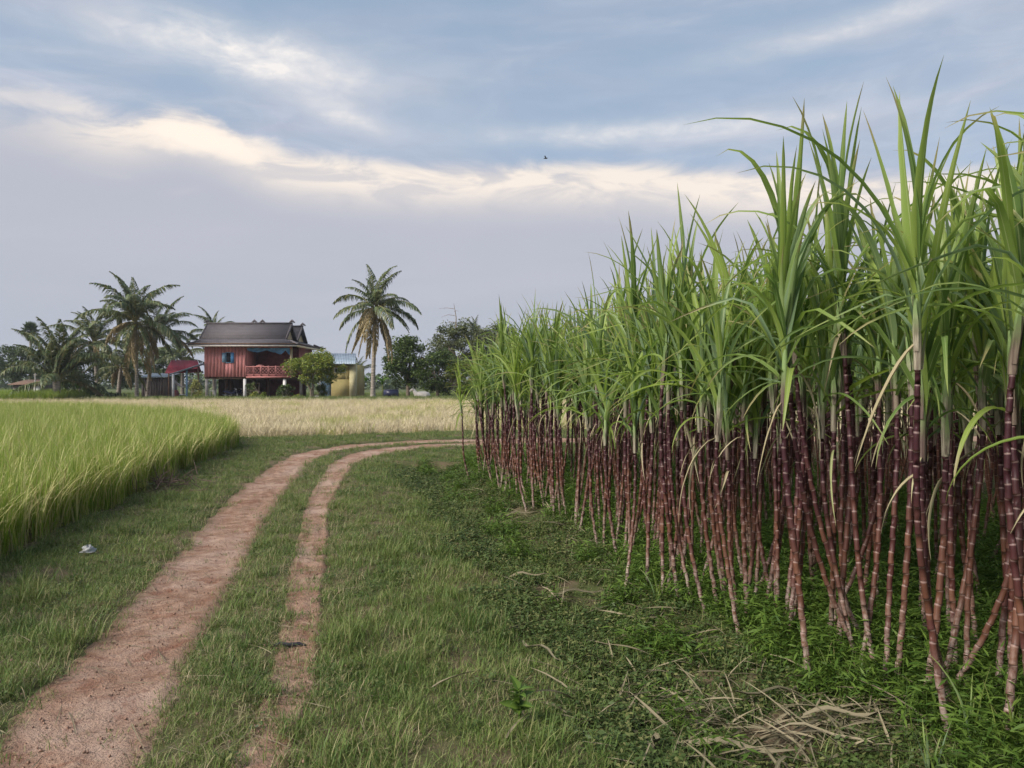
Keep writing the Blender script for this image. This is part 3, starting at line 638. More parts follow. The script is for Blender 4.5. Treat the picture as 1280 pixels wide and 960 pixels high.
def stalk_geo(mb, H, lx, ly, rad, r, sides=8, sub=4, mi=0):
    Ls = []; z = 0.0
    while z < H: 
        l = r.uniform(0.055, 0.085) * (0.75 if z > H * 0.8 else 1.0); Ls.append(l); z += l
    nodes = np.concatenate([[0], np.cumsum(Ls)]); nodes *= H / nodes[-1]
    fr = np.array([0.0, 0.07, 0.5, 0.93]) if sub == 4 else np.array([0.0, 0.5])
    tt = []; vv = []; rr = []
    for i in range(len(nodes) - 1):
        for f in fr: tt.append(nodes[i] + f * (nodes[i + 1] - nodes[i])); vv.append(i + f); rr.append(1.07 if f == 0 else (1.0 if f in (0.07, 0.93) else 0.96))
    tt.append(H); vv.append(len(nodes) - 1); rr.append(1.1)
    tt = np.array(tt) / H
    base = stalk_path(H, lx, ly, r, 40); P = np.stack([np.interp(tt, np.linspace(0, 1, 40), base[:, k]) for k in range(3)], 1)
    zig = 0.0018 * np.where(np.floor(vv).astype(int) % 2, 1, -1); P[:, 0] += zig
    R_ = rad * np.array(rr) * (1 - 0.22 * tt ** 3)
    mb.tube(P, R_, sides, mi, uvv=vv, caps=False)
    return base
def sheath_geo(mb, base, rad, r, mi=0, h=0.34):
    top = base[-1]; d = base[-1] - base[-5]; d /= np.linalg.norm(d); n = 7
    t = np.linspace(-0.10, h, n); P = top + d * t[:, None]; rr = rad * np.interp(t, [-0.10, 0, 0.2, h], [1.08, 1.15, 0.95, 0.4])
    mb.tube(P, rr, 8, mi, uvv=np.linspace(0, 1, n), caps=False)
    for _ in range(5):   # ragged sheath flaps
        a = r.uniform(0, 6.283); o = np.array([math.cos(a), math.sin(a), 0]); sd = np.array([-o[1], o[0], 0]); z0 = r.uniform(-0.12, 0.1); l = r.uniform(0.15, 0.32)
        ps = [top + d * z0 + o * rad * 1.3, top + d * (z0 + l * 0.5) + o * rad * r.uniform(1.5, 2.1), top + d * (z0 + l) + o * rad * r.uniform(1.5, 3.2)]
        V = []; 
        for q, w in zip(ps, (0.02, 0.024, 0.006)): V += [q - sd * w * 0.5, q + sd * w * 0.5]
        mb.add(V, [[0, 1, 3, 2], [2, 3, 5, 4]], [(0, 0.1), (1, 0.1), (0, 0.4), (1, 0.4), (0, 0.7), (1, 0.7)], mi)
    return top, d
def leaf_plan(r, n_dead=2, n_arch=6, n_droop=2, n_spear=4):
    """(kind, proto, height above stalk top, azimuth)"""
    out = []; a0 = r.uniform(0, 6.283); pl = r.uniform(0, 3.14)
    for i in range(n_spear): out.append(('spear', r.uniform(0.26, 0.44), pl + (i % 2) * 3.14 + r.normal(0, 0.6)))
    for i in range(n_arch): out.append(('arch' if r.uniform() < 0.68 else 'kink', 0.02 + 0.36 * i / max(1, n_arch), pl + (i % 2) * 3.14 + r.normal(0, 0.75)))
    for i in range(n_droop): out.append(('droop', r.uniform(-0.05, 0.12), r.uniform(0, 6.283)))
    for i in range(n_dead): out.append(('dead', r.uniform(-0.22, 0.08), r.uniform(0, 6.283)))
    return [(k, int(r.integers(0, len(LEAF[k]))), z, a) for k, z, a in out]
STK = []
for i in range(16):                                                # shared stalk shapes: leaning base that straightens upward
    r = np.random.default_rng(3000 + i); H = r.uniform(1.42, 1.88); lean = abs(r.normal(0.12, 0.15)); a = r.uniform(0, 6.283); rad = r.uniform(0.0135, 0.0172)
    mb = MB(); base = stalk_geo(mb, H, lean * math.cos(a), lean * math.sin(a), rad, r); me = mb.mesh('stalk', M['stalk'], smooth=True)
    mb = MB(); top, d = sheath_geo(mb, base, rad, r); STK.append((me, mb.mesh('leaf_sheath', M['sheath'], smooth=True), top, d))
def cane(x, y, label, group, seed, stk=None, detail=True, scl=1.0, own=None):
    r = np.random.default_rng(seed); z = float(height(np.array([x]), np.array([y]))[0])
    root = empty('sugarcane', (x, y, z), label, 'sugarcane', group)
    if own:                                                       # own shape: (stalk height, lean x, lean y, radius)
        H, lx, ly, rad = own; mb = MB(); rad *= 0.86; base = stalk_geo(mb, H, lx, ly, rad, r); me = mb.mesh('stalk', M['stalk'], smooth=True); root.scale = (1, 1, 1.0 if x / y > 0.47 else 0.97)
        mb = MB(); top, d = sheath_geo(mb, base, rad, r); sh = mb.mesh('leaf_sheath', M['sheath'], smooth=True)
    else:
        me, sh, top, d = STK[int(r.integers(0, len(STK))) if stk is None else stk]; root.rotation_euler = (0, 0, r.uniform(0, 6.283)); root.scale = (1, 1, scl)
    link('stalk', me, root); link('leaf_sheath', sh, root)
    plan = leaf_plan(r, *( (int(r.integers(0, 3)), int(r.integers(4, 8)), int(r.integers(1, 3)), int(r.integers(4, 7))) if detail else (int(r.integers(0, 2)), 6, 1, 6)))
    if detail:
        for k, i, h, a in plan:
            tl = r.normal(0, 0.07, 2); lw = r.uniform(0.62, 0.92)
            link('dry_leaf' if k == 'dead' else 'leaf', LEAF[k][i], root, loc=top + d * h, rot=(tl[0], tl[1], a), scl=(lw * r.uniform(0.95, 1.15), lw * r.uniform(1.05, 1.35), lw))
    else:
        mb = MB()
        for k, i, h, a in plan:
            ca, sa = math.cos(a), math.sin(a); Rm = np.array([[ca, -sa, 0], [sa, ca, 0], [0, 0, 1]])
            cane_leaf(mb, r=r, n=9, mi=1 if k == 'dead' else 0, Mx=(Rm * r.uniform(0.62, 0.9), top + d * h), **LPAR[k][i])
        mb.obj('leaf_crown', [M['cane_leaf'], M['dry_leaf']], root, smooth=True)
    return root
def gnd(xp, yp): D = EYE * F / (yp - HY); return px(xp, D), D
# the canes of the front edge that can be told apart: base pixel, stalk-top pixel, stalk radius, label
FRONT = [((1190, 932), (1163, 600), .020, 'cane with pale frayed sheath and arching leaves rising beside the crossed stalks'),
         ((1152, 893), (1188, 600), .021, 'bent cane crossing behind the pale-sheathed one, whitish scuffed foot'),
         ((1172, 872), (1250, 520), .019, 'cane leaning strongly toward the right edge from the crossed stalks'),
         ((1243, 884), (1272, 520), .019, 'brown-red cane standing just inside the right picture edge'),
         ((1254, 945), (1300, 560), .021, 'thick curving cane at the lower right corner, white dusty foot'),
         ((1106, 866), (1128, 540), .018, 'pinkish footed cane, left one of the close upright pair'),
         ((1118, 870), (1142, 520), .019, 'orange-brown cane, right one of the close upright pair'),
         ((1072, 848), (1118, 520), .018, 'slender cane bowing outward left of the close upright pair'),
         ((1060, 815), (1050, 520), .017, 'straight slim cane behind the bowed one, scarred foot'),
         ((1014, 862), (994, 520), .021, 'dark purple ringed cane with white sheath, tallest fan of leaves in the middle'),
         ((984, 808), (1004, 530), .019, 'cane twined behind the dark purple ringed one'),
         ((1024, 792), (1112, 540), .018, 'cane slanting steeply to the right between the middle clumps'),
         ((958, 775), (990, 540), .017, 'cane bowing right at its foot, right one of a spaced pair'),
         ((942, 768), (966, 520), .017, 'cane bowing right at its foot, left one of a spaced pair'),
         ((925, 797), (900, 560), .018, 'white-footed cane leaning left at the open end of the weeds'),
         ((932, 745), (918, 540), .017, 'cane close behind the white-footed leaning one'),
         ((884, 772), (855, 520), .018, 'orange-brown cane at the outer corner of the bundled clump'),
         ((868, 755), (842, 520), .016, 'thin pale-footed cane in front of the bundled clump')]
CANES = []
def ORD(i):
    a = ['first', 'second', 'third', 'fourth', 'fifth', 'sixth', 'seventh', 'eighth', 'ninth', 'tenth', 'eleventh', 'twelfth', 'thirteenth', 'fourteenth', 'fifteenth', 'sixteenth', 'seventeenth', 'eighteenth', 'nineteenth']
    if i < 19: return a[i]
    return ('twentieth' if i == 19 else 'thirtieth' if i == 29 else ('twenty-' if i < 29 else 'thirty-') + a[(i - 20) % 10])
def build_cane():
    k = 0; hs = lambda y: float(np.interp(y, [2.5, 3.6, 5, 9, 11.5, 14], [0.98, 0.98, 0.95, 0.93, 0.88, 0.76]))
    for (b, t, rad, lab) in FRONT:
        x, D = gnd(*b); z0 = float(height(np.array([x]), np.array([D]))[0]); x, D = x * (EYE - z0) / EYE, D * (EYE - z0) / EYE
        H = pz(t[1], D); H = min(max(H + 0.20, 1.4), 1.78); lx = px(t[0], D) - x
        cane(x, D, lab, 'sugarcane at the near edge of the field', 4000 + k, own=(H, lx, random.uniform(0.0, 0.25), rad)); CANES.append((x, D)); k += 1
    # clumps of the first rows
    spots = []
    r = np.random.default_rng(77)
    for i in range(19):
        y = 3.3 + 2.0 * (i + r.uniform(0, 1)) / 19; spots.append((float(edge_x(y)) + r.uniform(0.18, 0.62), y, 0, -i))
    for row in range(4):
        y = 2.3; cl = 0
        while y < 14.2:
            if row == 0: y += r.uniform(0.28, 0.42) if y > 5 else 0.42
            else: y += r.uniform(0.42, 0.62)
            cx = float(edge_x(y)) + row * 0.95 + r.normal(0, 0.08) + (0.12 if row == 0 else 0)
            if row == 0 and 3.35 < y < 5.2: continue                       # that stretch is built cane by cane
            cl += 1
            for _ in range(int(r.integers(4, 7)) if row == 0 else int(r.integers(3, 5))):
                spots.append((cx + r.normal(0, 0.13), y + r.normal(0, 0.15), row, cl))
    vis = [s for s in spots if s[1] > 2.4 and s[0] < 0.72 * s[1] + 0.5]
    rank = sorted(vis, key=lambda s: s[1] + s[2] * 3.2)
    last = {q: max(t[3] for t in spots if t[2] == q) for q in range(4)}
    ind = set(id(s) for s in rank[:282])
    rest = []
    for i, s in enumerate(spots):
        if id(s) not in ind: rest.append(s); continue
        x, y, row, cl = s
        o_ = ORD(last[row] - cl) if cl > 0 else ''
        mates = sorted((q for q in spots if q[2] == row and q[3] == cl), key=lambda q: q[0] / q[1]); k_ = [id(q) for q in mates].index(id(s))
        lab = '%s, %s from the left in the %s %s-row clump counted from the far end' % (['red cane', 'shaded cane', 'dim cane', 'dark cane'][row], ORD(k_), o_, ['front', 'second', 'third', 'fourth'][row])
        if cl <= 0: lab = '%s dim cane just behind the near edge stalks, counted from the right picture edge' % ORD(-cl)
        cane(x, y, lab, 'crowded sugarcane rows', 5000 + i, detail=(row == 0 and y < 10) or (row == 1 and y < 6), scl=r.uniform(0.86, 1.1) * hs(y)); CANES.append((x, y))
    # the rest of the field
    protos = []
    for i in range(10):
        q = np.random.default_rng(6000 + i); mb = MB(); H = q.uniform(1.4, 1.9); ln = abs(q.normal(0.1, 0.1)); a = q.uniform(0, 6.28)
        base = stalk_geo(mb, H, ln * math.cos(a), ln * math.sin(a), 0.015, q, 6, 2, 0); top, d = sheath_geo(mb, base, 0.015, q, 1)
        for k2, j, h, az in leaf_plan(q, i % 2, 4, 1, 6):
            ca, sa = math.cos(az), math.sin(az); cane_leaf(mb, r=q, n=9, mi=3 if k2 == 'dead' else 2, Mx=(np.array([[ca, -sa, 0], [sa, ca, 0], [0, 0, 1]]) * q.uniform(0.62, 0.9), top + d * h), **LPAR[k2][j])
        protos.append(mb.mesh('cane_stand', [M['stalk'], M['sheath'], M['cane_leaf'], M['dry_leaf']], smooth=True))
    P = [(s[0], s[1]) for s in rest]
    for row in range(4, 16):
        y = 1.2
        while y < 14.6:
            y += r.uniform(0.30, 0.5)
            for _ in range(int(r.integers(2, 5))): P.append((float(edge_x(y)) + row * 0.9 + r.normal(0, 0.13), y + r.normal(0, 0.12)))
    P = np.array(P)
    place('sugarcane_field', P, protos, 'dense sugarcane filling the field behind the front rows', 0.84, 1.04, tilt=0.03)
build_cane()

# ------------------------------------------------------------------ trees and palms
def g0(x, y): return float(height(np.array([float(x)]), np.array([float(y)]))[0])
def broad_tree(x, y, H, cz, rx, ry, rz, mat, label, cat='tree', group=None, seed=0, leaves=6000, size=0.34, trunk_r=0.16, clumps=60, lean=(0, 0), name='broadleaf_tree', trunks=1, aspect=0.5, bare=0, core=True):
    r = np.random.default_rng(seed); z0 = g0(x, y); root = empty(name, (x, y, z0), label, cat, group)
    mt = MB(); tips = []
    for k in range(trunks):
        bx, by = (r.normal(0, 0.45, 2) if k else (0, 0)); fork = cz - rz * 0.55; tx, ty = bx * 1.6 + lean[0] + (r.normal(0, 0.6) if k else 0), by + lean[1]
        p = np.array([[bx, by, -0.1], [bx * 1.1 + lean[0] * 0.2, by, fork * 0.4], [tx * 0.8, ty * 0.8, fork * 0.8], [tx, ty, fork]]); mt.tube(p, [trunk_r * 1.2, trunk_r, trunk_r * 0.85, trunk_r * 0.7], 8)
        for _ in range(7):
            a = r.uniform(0, 6.283); e = r.uniform(0.25, 0.85); q = np.array([math.cos(a) * rx * e, math.sin(a) * ry * e, cz + rz * r.uniform(-0.2, 0.6)])
            m = (p[-1] + q) / 2 + r.normal(0, 0.25, 3); mt.tube([p[-1], m, q], [trunk_r * 0.55, trunk_r * 0.32, trunk_r * 0.1], 6); tips.append(q)
    tr = mt.obj('trunk', M['bark'], root, smooth=True)
    # leaf clumps spread through the crown's volume
    C = []
    while len(C) < clumps:
        d = r.normal(0, 1, 3); d /= np.linalg.norm(d); q = r.uniform(0.35, 1.0) ** 0.6; c = d * q * (0.88 + 0.22 * math.sin(d[0] * 5 + seed) * math.cos(d[2] * 4 + d[1] * 3))
        C.append((c[0] * rx, c[1] * ry, cz + c[2] * rz))
    C = np.array(C); cr = r.uniform(0.14, 0.30, clumps) * (rx + rz) * 0.55
    which = r.integers(0, clumps, leaves); d = r.normal(0, 1, (leaves, 3)); d /= np.linalg.norm(d, axis=1)[:, None]
    pos = C[which] + d * (cr[which] * r.uniform(0.2, 1, leaves) ** 0.5)[:, None] * np.array([1, 1, 0.75])
    tone = r.uniform(0, 0.55, clumps)[which] + r.uniform(0, 0.42, leaves)
    mb = MB(); leaf_cards(mb, pos, size, r, aspect=aspect, flat=0.35, u=tone); mb.obj('crown', mat, root)
    for k in range(bare):
        b = MB(); p0 = np.array([rx * -0.05, 0, cz + rz * 0.6]); top = np.array([-rx * 0.12, 0, cz + rz * 1.55]); b.tube([p0, (p0 + top) / 2 + [0.15, 0, 0], top], [0.09, 0.06, 0.02], 5)
        for zz, l in ((0.55, -1.7), (0.8, -1.9), (0.3, -1.3), (0.7, 0.5)):
            q = p0 + (top - p0) * zz; b.tube([q, q + [l * 0.5, 0, 0.12], q + [l, 0, 0.05 - 0.25 * (zz < 0.6)]], [0.035, 0.025, 0.012], 5)
        b.obj('bare_branch', M['bark'], root)
    return root
def frond_mesh(seed, L, th0, th1, p, mat, leaflets=58, ll=0.20, hang=1.0, w=0.10, ragged=0.0):
    r = np.random.default_rng(seed); mb = MB(); n = 15
    P, th = leaf_path(L, th0, th1, p, n, r.normal(0, 0.06)); mb.tube(P, np.linspace(0.05, 0.012, n), 5, 1, caps=False)
    s = np.repeat(np.linspace(0.16, 1.0, leaflets), 2); sg = np.tile([-1.0, 1.0], leaflets); keep = r.uniform(0, 1, len(s)) > ragged; s = s[keep]; sg = sg[keep]; m = len(s)
    q = np.stack([np.interp(s, np.linspace(0, 1, n), P[:, k]) for k in range(3)], 1); t = np.interp(s, np.linspace(0, 1, n), th)
    T = np.stack([np.sin(t), np.zeros(m), np.cos(t)], 1); N = np.stack([-np.cos(t), np.zeros(m), np.sin(t)], 1); S = np.zeros((m, 3)); S[:, 1] = sg
    ln = L * ll * np.clip(np.sin(np.clip(s, 0, 1) * 2.75 + 0.25), 0.25, 1) * r.uniform(0.85, 1.15, m)
    d = S * 0.75 + T * (0.45 + 0.5 * s[:, None]) + N * 0.12 + np.array([0, 0, -0.25 * hang]) + r.normal(0, 0.08, (m, 3)); d /= np.linalg.norm(d, axis=1)[:, None]
    mid = q + d * ln[:, None] * 0.5; e = d + np.array([0, 0, -hang * 1.6]); e /= np.linalg.norm(e, axis=1)[:, None]; end = mid + e * ln[:, None] * 0.55
    wd = np.cross(d, np.array([0, 0, 1.0]) + r.normal(0, 0.5, (m, 3))); wd /= np.linalg.norm(wd, axis=1)[:, None] + 1e-9; wd *= w * 0.5
    V = np.stack([q - wd * 0.5, q + wd * 0.5, mid + wd, mid - wd, end], 1).reshape(-1, 3); b = np.arange(m)[:, None] * 5
    UV = np.repeat(np.stack([r.uniform(0, 0.4, m) + r.uniform(0, 0.3), np.full(m, 0.3)], 1), 5, 0)
    mb.add(V, np.concatenate([b + np.array([[0, 1, 2, 3]]), b + np.array([[3, 2, 4, 4]])]), UV, 0)
    return mb.mesh('frond', [mat, M['rachis']])
FR = {'up': [frond_mesh(1 + i, 4.4, 0.08 + 0.08 * i, 0.95 + 0.3 * i, 1.9, M['frond'], ll=0.18) for i in range(3)],
      'mid': [frond_mesh(11 + i, 4.6, 0.40 + 0.10 * i, 1.85 + 0.18 * i, 1.5, M['frond'], ll=0.22) for i in range(4)],
      'out': [frond_mesh(21 + i, 4.6, 0.85 + 0.15 * i, 2.45 + 0.12 * i, 1.3, M['frond'], ll=0.23, hang=1.2) for i in range(4)],
      'hang': [frond_mesh(31 + i, 4.2, 1.5 + 0.2 * i, 2.85, 0.8, M['frond_old'] if i != 1 else M['frond'], ll=0.18, hang=0.9) for i in range(3)],
      'dead': [frond_mesh(41 + i, 4.6, 2.2 + 0.2 * i, 3.05, 0.5, M['frond_old'], ll=0.15, hang=1.2, ragged=0.2) for i in range(3)]}
NUT = MB(); _a = np.linspace(0, np.pi, 6); NUT.tube(np.stack([0 * _a, 0 * _a, 0.14 * np.cos(_a)], 1), 0.001 + 0.115 * np.sin(_a), 7); NUT = NUT.mesh('coconut', M['coconut'], True)
def coco_palm(x, y, Hc, label, plan, scale=1.0, lean=(0, 0), tr=(0.22, 0.15), seed=0, nuts=0, flare=1.6):
    r = np.random.default_rng(seed); z0 = g0(x, y); root = empty('coconut_palm', (x, y, z0), label, 'palm', 'coconut palms around the house')
    t = np.linspace(0, 1, 26); P = np.stack([lean[0] * t ** 1.6, lean[1] * t, -0.1 + t * (Hc + 0.1)], 1)
    rad = tr[1] + (tr[0] - tr[1]) * (1 - t) + (flare - 1) * tr[0] * np.exp(-t * Hc / 0.35); rad = rad * (1 + 0.05 * np.where(np.arange(26) % 2, 1, -1))
    mb = MB(); mb.tube(P, rad, 9); mb.obj('trunk', M['palm_bark'], root, smooth=True)
    top = P[-1]; k = 0
    for kind, cnt in plan:
        off = r.uniform(0, 6.283)
        for i in range(cnt):
            a = off + 6.283 * i / cnt + r.normal(0, 0.22); me = FR[kind][int(r.integers(0, len(FR[kind])))]
            link('dead_frond' if kind == 'dead' else 'frond', me, root, loc=top + np.array([math.cos(a), math.sin(a), 0]) * 0.1 + [0, 0, r.uniform(-0.25, 0.1)], rot=(r.normal(0, 0.14), r.normal(0, 0.14), a), scl=scale * r.uniform(0.7, 1.12))
    for i in range(nuts):
        a = r.uniform(0, 6.283); link('coconut', NUT, root, loc=top + np.array([math.cos(a) * 0.3, math.sin(a) * 0.3, r.uniform(-0.75, -0.2)]), scl=r.uniform(0.9, 1.3))
    return root
def fan_palm():
    x, y = px(38, 135), 135.0; r = np.random.default_rng(5); root = empty('sugar_palm', (x, y, 0.05), 'sugar palm with round dark fan crown above the far left trees', 'palm')
    H = 10.9; mb = MB(); mb.tube([[0, 0, -0.1], [0.1, 0, 5], [0, 0, H]], [0.3, 0.22, 0.2], 8); mb.obj('trunk', M['palm_bark'], root, True)
    ms = []
    for i in range(3):
        b = MB(); q = np.random.default_rng(60 + i); b.tube([[0, 0, 0], [0.45, 0, 0], [0.9, 0, 0.02]], 0.03, 5, 1, caps=False)
        for k, a in enumerate(np.linspace(-2.2, 2.2, 26)):
            d = np.array([math.cos(a), math.sin(a), 0.06 * (-1) ** k]); s = np.array([-d[1], d[0], 0]); c = np.array([0.9, 0, 0.02]); l = 1.0 - 0.12 * abs(a) * 0.5
            b.add([c, c + d * l * 0.55 + s * 0.06 + [0, 0, 0.04], c + d * l + [0, 0, -0.06], c + d * l * 0.55 - s * 0.06], [[0, 1, 2, 3]], [(q.uniform(), 0.3)] * 4)
        ms.append(b.mesh('fan_leaf', [M['tree_far'], M['rachis']]))
    for i in range(38):
        a = r.uniform(0, 6.283); el = r.uniform(-0.7, 1.45); link('fan_leaf', ms[i % 3], root, loc=(0, 0, H), rot=(r.uniform(-0.8, 0.8), -el, a), scl=r.uniform(0.85, 1.1))
    for i in range(7): link('dead_fan_leaf', ms[i % 3], root, loc=(0, 0, H - 0.3), rot=(r.uniform(-0.5, 0.5), 1.25, r.uniform(0, 6.283)), scl=0.8)
def banana(x, y, H, label, seed):
    r = np.random.default_rng(seed); root = empty('banana_plant', (x, y, g0(x, y)), label, 'banana plant', 'banana plants in the yard')
    mb = MB(); mb.tube([[0, 0, -0.05], [0.03, 0, H * 0.5], [0, 0, H]], [0.12, 0.09, 0.05], 8); mb.obj('stem', plain_banana, root, True)
    for i in range(7):
        b = MB(); cane_leaf(b, L=H * r.uniform(0.75, 1.0), W=0.42, th0=r.uniform(0.15, 0.6), th1=r.uniform(1.2, 2.3), p=1.4, r=r, n=9, fold=0.2); o = b.obj('leaf', M['banana'], root, True)
        o.rotation_euler = (0, 0, i * 2.4 + r.normal(0, 0.3)); o.location = (0, 0, H * r.uniform(0.85, 1.0))
plain_banana = plain('banana_stem', (0.17, 0.19, 0.07), 0.7, 0.3)
def build_trees():
    T = broad_tree
    # palms (picture x, distance)
    coco_palm(px(171, 78), 78, 8.0, 'tall coconut palm with hanging fronds and nuts, left of the red house', (('up', 8), ('mid', 9), ('out', 8), ('hang', 9), ('dead', 7)), 1.25, (-0.1, 0), (0.19, 0.14), 1, 9)
    coco_palm(px(184, 85), 85, 7.4, 'coconut palm close behind the tall nut-bearing one, crown toward the house', (('up', 6), ('mid', 9), ('out', 9), ('hang', 5)), 1.1, (1.2, 0), (0.19, 0.14), 2, 4)
    coco_palm(px(71, 73), 73, 1.9, 'young low coconut palm with thick orange-brown base and sweeping fronds', (('up', 18), ('mid', 5), ('out', 4), ('hang', 1)), 1.42, (0, 0), (0.36, 0.33), 3, 0, 1.1)
    coco_palm(px(122, 84), 84, 6.2, 'dark coconut palm between the low young palm and the tall one', (('up', 6), ('mid', 9), ('out', 8), ('hang', 6)), 1.05, (-0.4, 0), (0.24, 0.18), 4, 0)
    coco_palm(px(148, 80), 80, 3.4, 'short dark-trunked palm drooping under the tall palm', (('mid', 5), ('out', 6), ('hang', 4)), 0.85, (0.3, 0), (0.22, 0.18), 14, 0)
    coco_palm(px(268, 97), 97, 7.9, 'palm crown showing above the left end of the house roof', (('up', 5), ('mid', 7), ('out', 4)), 0.9, (0, 0), (0.24, 0.18), 5, 0)
    coco_palm(px(228, 94), 94, 4.6, 'lower palm behind the lean-to roof', (('up', 4), ('mid', 6), ('out', 6)), 0.9, (0, 0), (0.22, 0.17), 6, 0)
    coco_palm(px(466, 77), 77, 9.2, 'lone coconut palm with brown dead fronds beside the yellow annex', (('up', 7), ('mid', 7), ('out', 8), ('hang', 4), ('dead', 10), ('hang', 3)), 1.15, (0.3, 0), (0.25, 0.16), 7, 7, 1.8)
    coco_palm(px(447, 100), 100, 2.9, 'small palm top showing above the blue annex roof', (('up', 5), ('mid', 6)), 0.7, (0, 0), (0.2, 0.16), 8, 0)
    coco_palm(px(594, 105), 105, 8.4, 'dark palm head rising out of the large tree', (('up', 4), ('mid', 7), ('out', 5)), 0.62, (0, 0), (0.22, 0.16), 9, 0)
    fan_palm()
    # broad-leaved trees behind
    T(px(510, 88), 88, 7.5, 4.4, 2.9, 2.4, 3.4, M['tree_mango'], 'dense green mango-like tree right of the lone palm', seed=1, leaves=8500, size=0.33, clumps=70, trunk_r=0.22)
    T(px(572, 96), 96, 9.5, 6.2, 4.0, 3.4, 3.6, M['tree_grey'], 'large grey-green spreading tree with a bare twig on top', seed=2, leaves=11000, size=0.30, clumps=90, bare=1, trunk_r=0.25)
    T(px(618, 100), 100, 9.5, 6.2, 3.4, 3.0, 3.9, M['tree_grey'], 'grey-green tree half hidden behind the far end of the cane', seed=3, leaves=9000, size=0.30, clumps=70, trunk_r=0.25)
    T(px(547, 86), 86, 5.5, 2.9, 2.9, 2.2, 2.9, M['tree_mango'], 'rounded dark tree between the mango tree and the cane', seed=4, leaves=7000, size=0.30, clumps=60, trunk_r=0.18)
    T(px(580, 84), 84, 4.5, 2.2, 2.3, 2.0, 2.2, M['tree_light'], 'yellowish bushy growth at the foot of the grey-green trees', cat='bush', seed=15, leaves=5000, size=0.28, clumps=50, trunk_r=0.08, trunks=3, name='bush')
    T(px(18, 112), 112, 7.8, 4.6, 3.8, 3.0, 3.4, M['tree_far'], 'dark rounded tree under the sugar palm at the left edge', seed=5, leaves=7000, size=0.34, clumps=60)
    T(px(52, 118), 118, 7.5, 4.6, 3.4, 3.0, 3.4, M['tree_far'], 'dark tree behind the low young palm', seed=6, leaves=6000, size=0.34, clumps=50)
    T(px(100, 100), 100, 6.0, 3.9, 3.6, 3.0, 2.8, M['tree_far'], 'shaded tree filling in behind the dark coconut palm', seed=7, leaves=7000, size=0.32, clumps=60)
    T(px(205, 104), 104, 6.0, 4.2, 4.2, 3.0, 3.2, M['tree_far'], 'shaded tree between the palms and the house', seed=8, leaves=8000, size=0.32, clumps=60)
    T(px(150, 108), 108, 6.0, 3.9, 4.0, 3.0, 3.0, M['tree_far'], 'shaded tree behind the tall palm trunk', seed=16, leaves=7000, size=0.32, clumps=60)
    T(px(-28, 104), 104, 6.5, 4.0, 3.4, 3.0, 3.0, M['tree_far'], 'dark tree cut off by the left picture edge', seed=17, leaves=6000, size=0.34, clumps=60)
    # small tree before the house
    T(px(391, 77.5), 77.5, 4.8, 3.35, 3.1, 2.6, 1.75, M['tree_light'], 'small round yellow-green tree before the veranda', seed=9, leaves=9000, size=0.24, clumps=80, trunk_r=0.11, trunks=2, aspect=0.45)
    # bushes in the yard
    for (xx, D, cz, rx, rz, mt, lab, sd, n) in ((323, 76.6, 0.45, 0.95, 0.45, 'tree_light', 'low bright yellow-green bush before the stilts', 10, 1800), (356, 78, 0.95, 1.0, 0.85, 'tree_mango', 'dark green bush under the veranda rail', 11, 2400),
                                           (401, 78.5, 0.9, 0.75, 0.9, 'tree_mango', 'dark upright bush right of the small tree trunk', 12, 1800), (246, 78.6, 1.15, 0.65, 1.15, 'straw_green', 'tall thin brownish shrub by the blue post', 13, 1500),
                                           (246, 76.5, 0.25, 1.0, 0.35, 'tree_light', 'low scrub at the yard edge below the brownish shrub', 18, 900), (114, 78, 0.8, 1.5, 0.8, 'tree_mango', 'low dark bush between the low palm and tall palm', 19, 2400), (88, 79, 0.9, 1.0, 0.9, 'tree_far', 'dark shrub right of the low palm base', 20, 1600),
                                           (140, 76.5, 0.35, 1.5, 0.45, 'tree_far', 'low dark scrub in front of the short palm', 22, 1500), (372, 76.7, 0.25, 0.8, 0.3, 'tree_light', 'small green scrub at the foot of the small tree', 21, 900), (314, 79.3, 1.2, 0.5, 0.9, 'tree_mango', 'potted leafy shrub beside the middle stilt', 23, 900)):
        T(px(xx, D), D, cz * 2, cz, rx, 0.7 * rx, rz, M[mt], lab, cat='bush', seed=sd, leaves=n, size=0.17, clumps=26, trunk_r=0.035, trunks=3, name='bush')
    banana(px(97, 76), 76, 1.3, 'banana plant with bright leaf right of the low palm', 1)
    banana(px(432, 92), 92, 2.0, 'banana plant showing right of the annex wall', 2); banana(px(452, 90), 90, 1.6, 'banana plant behind the lone palm trunk', 3); banana(px(478, 92), 92, 1.7, 'banana plant between the lone palm and mango tree', 4)
    # far wood
    r = np.random.default_rng(31); mb = MB(); n = 26000
    X = r.uniform(-330, 330, n); prof = 4.5 + 2.0 * np.sin(X * 0.06) + 1.5 * np.sin(X * 0.17 + 1) + 1.0 * np.sin(X * 0.41); Z = r.uniform(0, 1, n) ** 0.8 * prof; Y = 230 + r.uniform(-8, 8, n) + 6 * np.sin(X * 0.05)
    leaf_cards(mb, np.stack([X, Y, Z], 1), 1.3, r, aspect=0.7, flat=0.2); tag(mb.obj('treeline', M['tree_far']), 'distant dark line of trees along the horizon', kind='stuff')
build_trees()

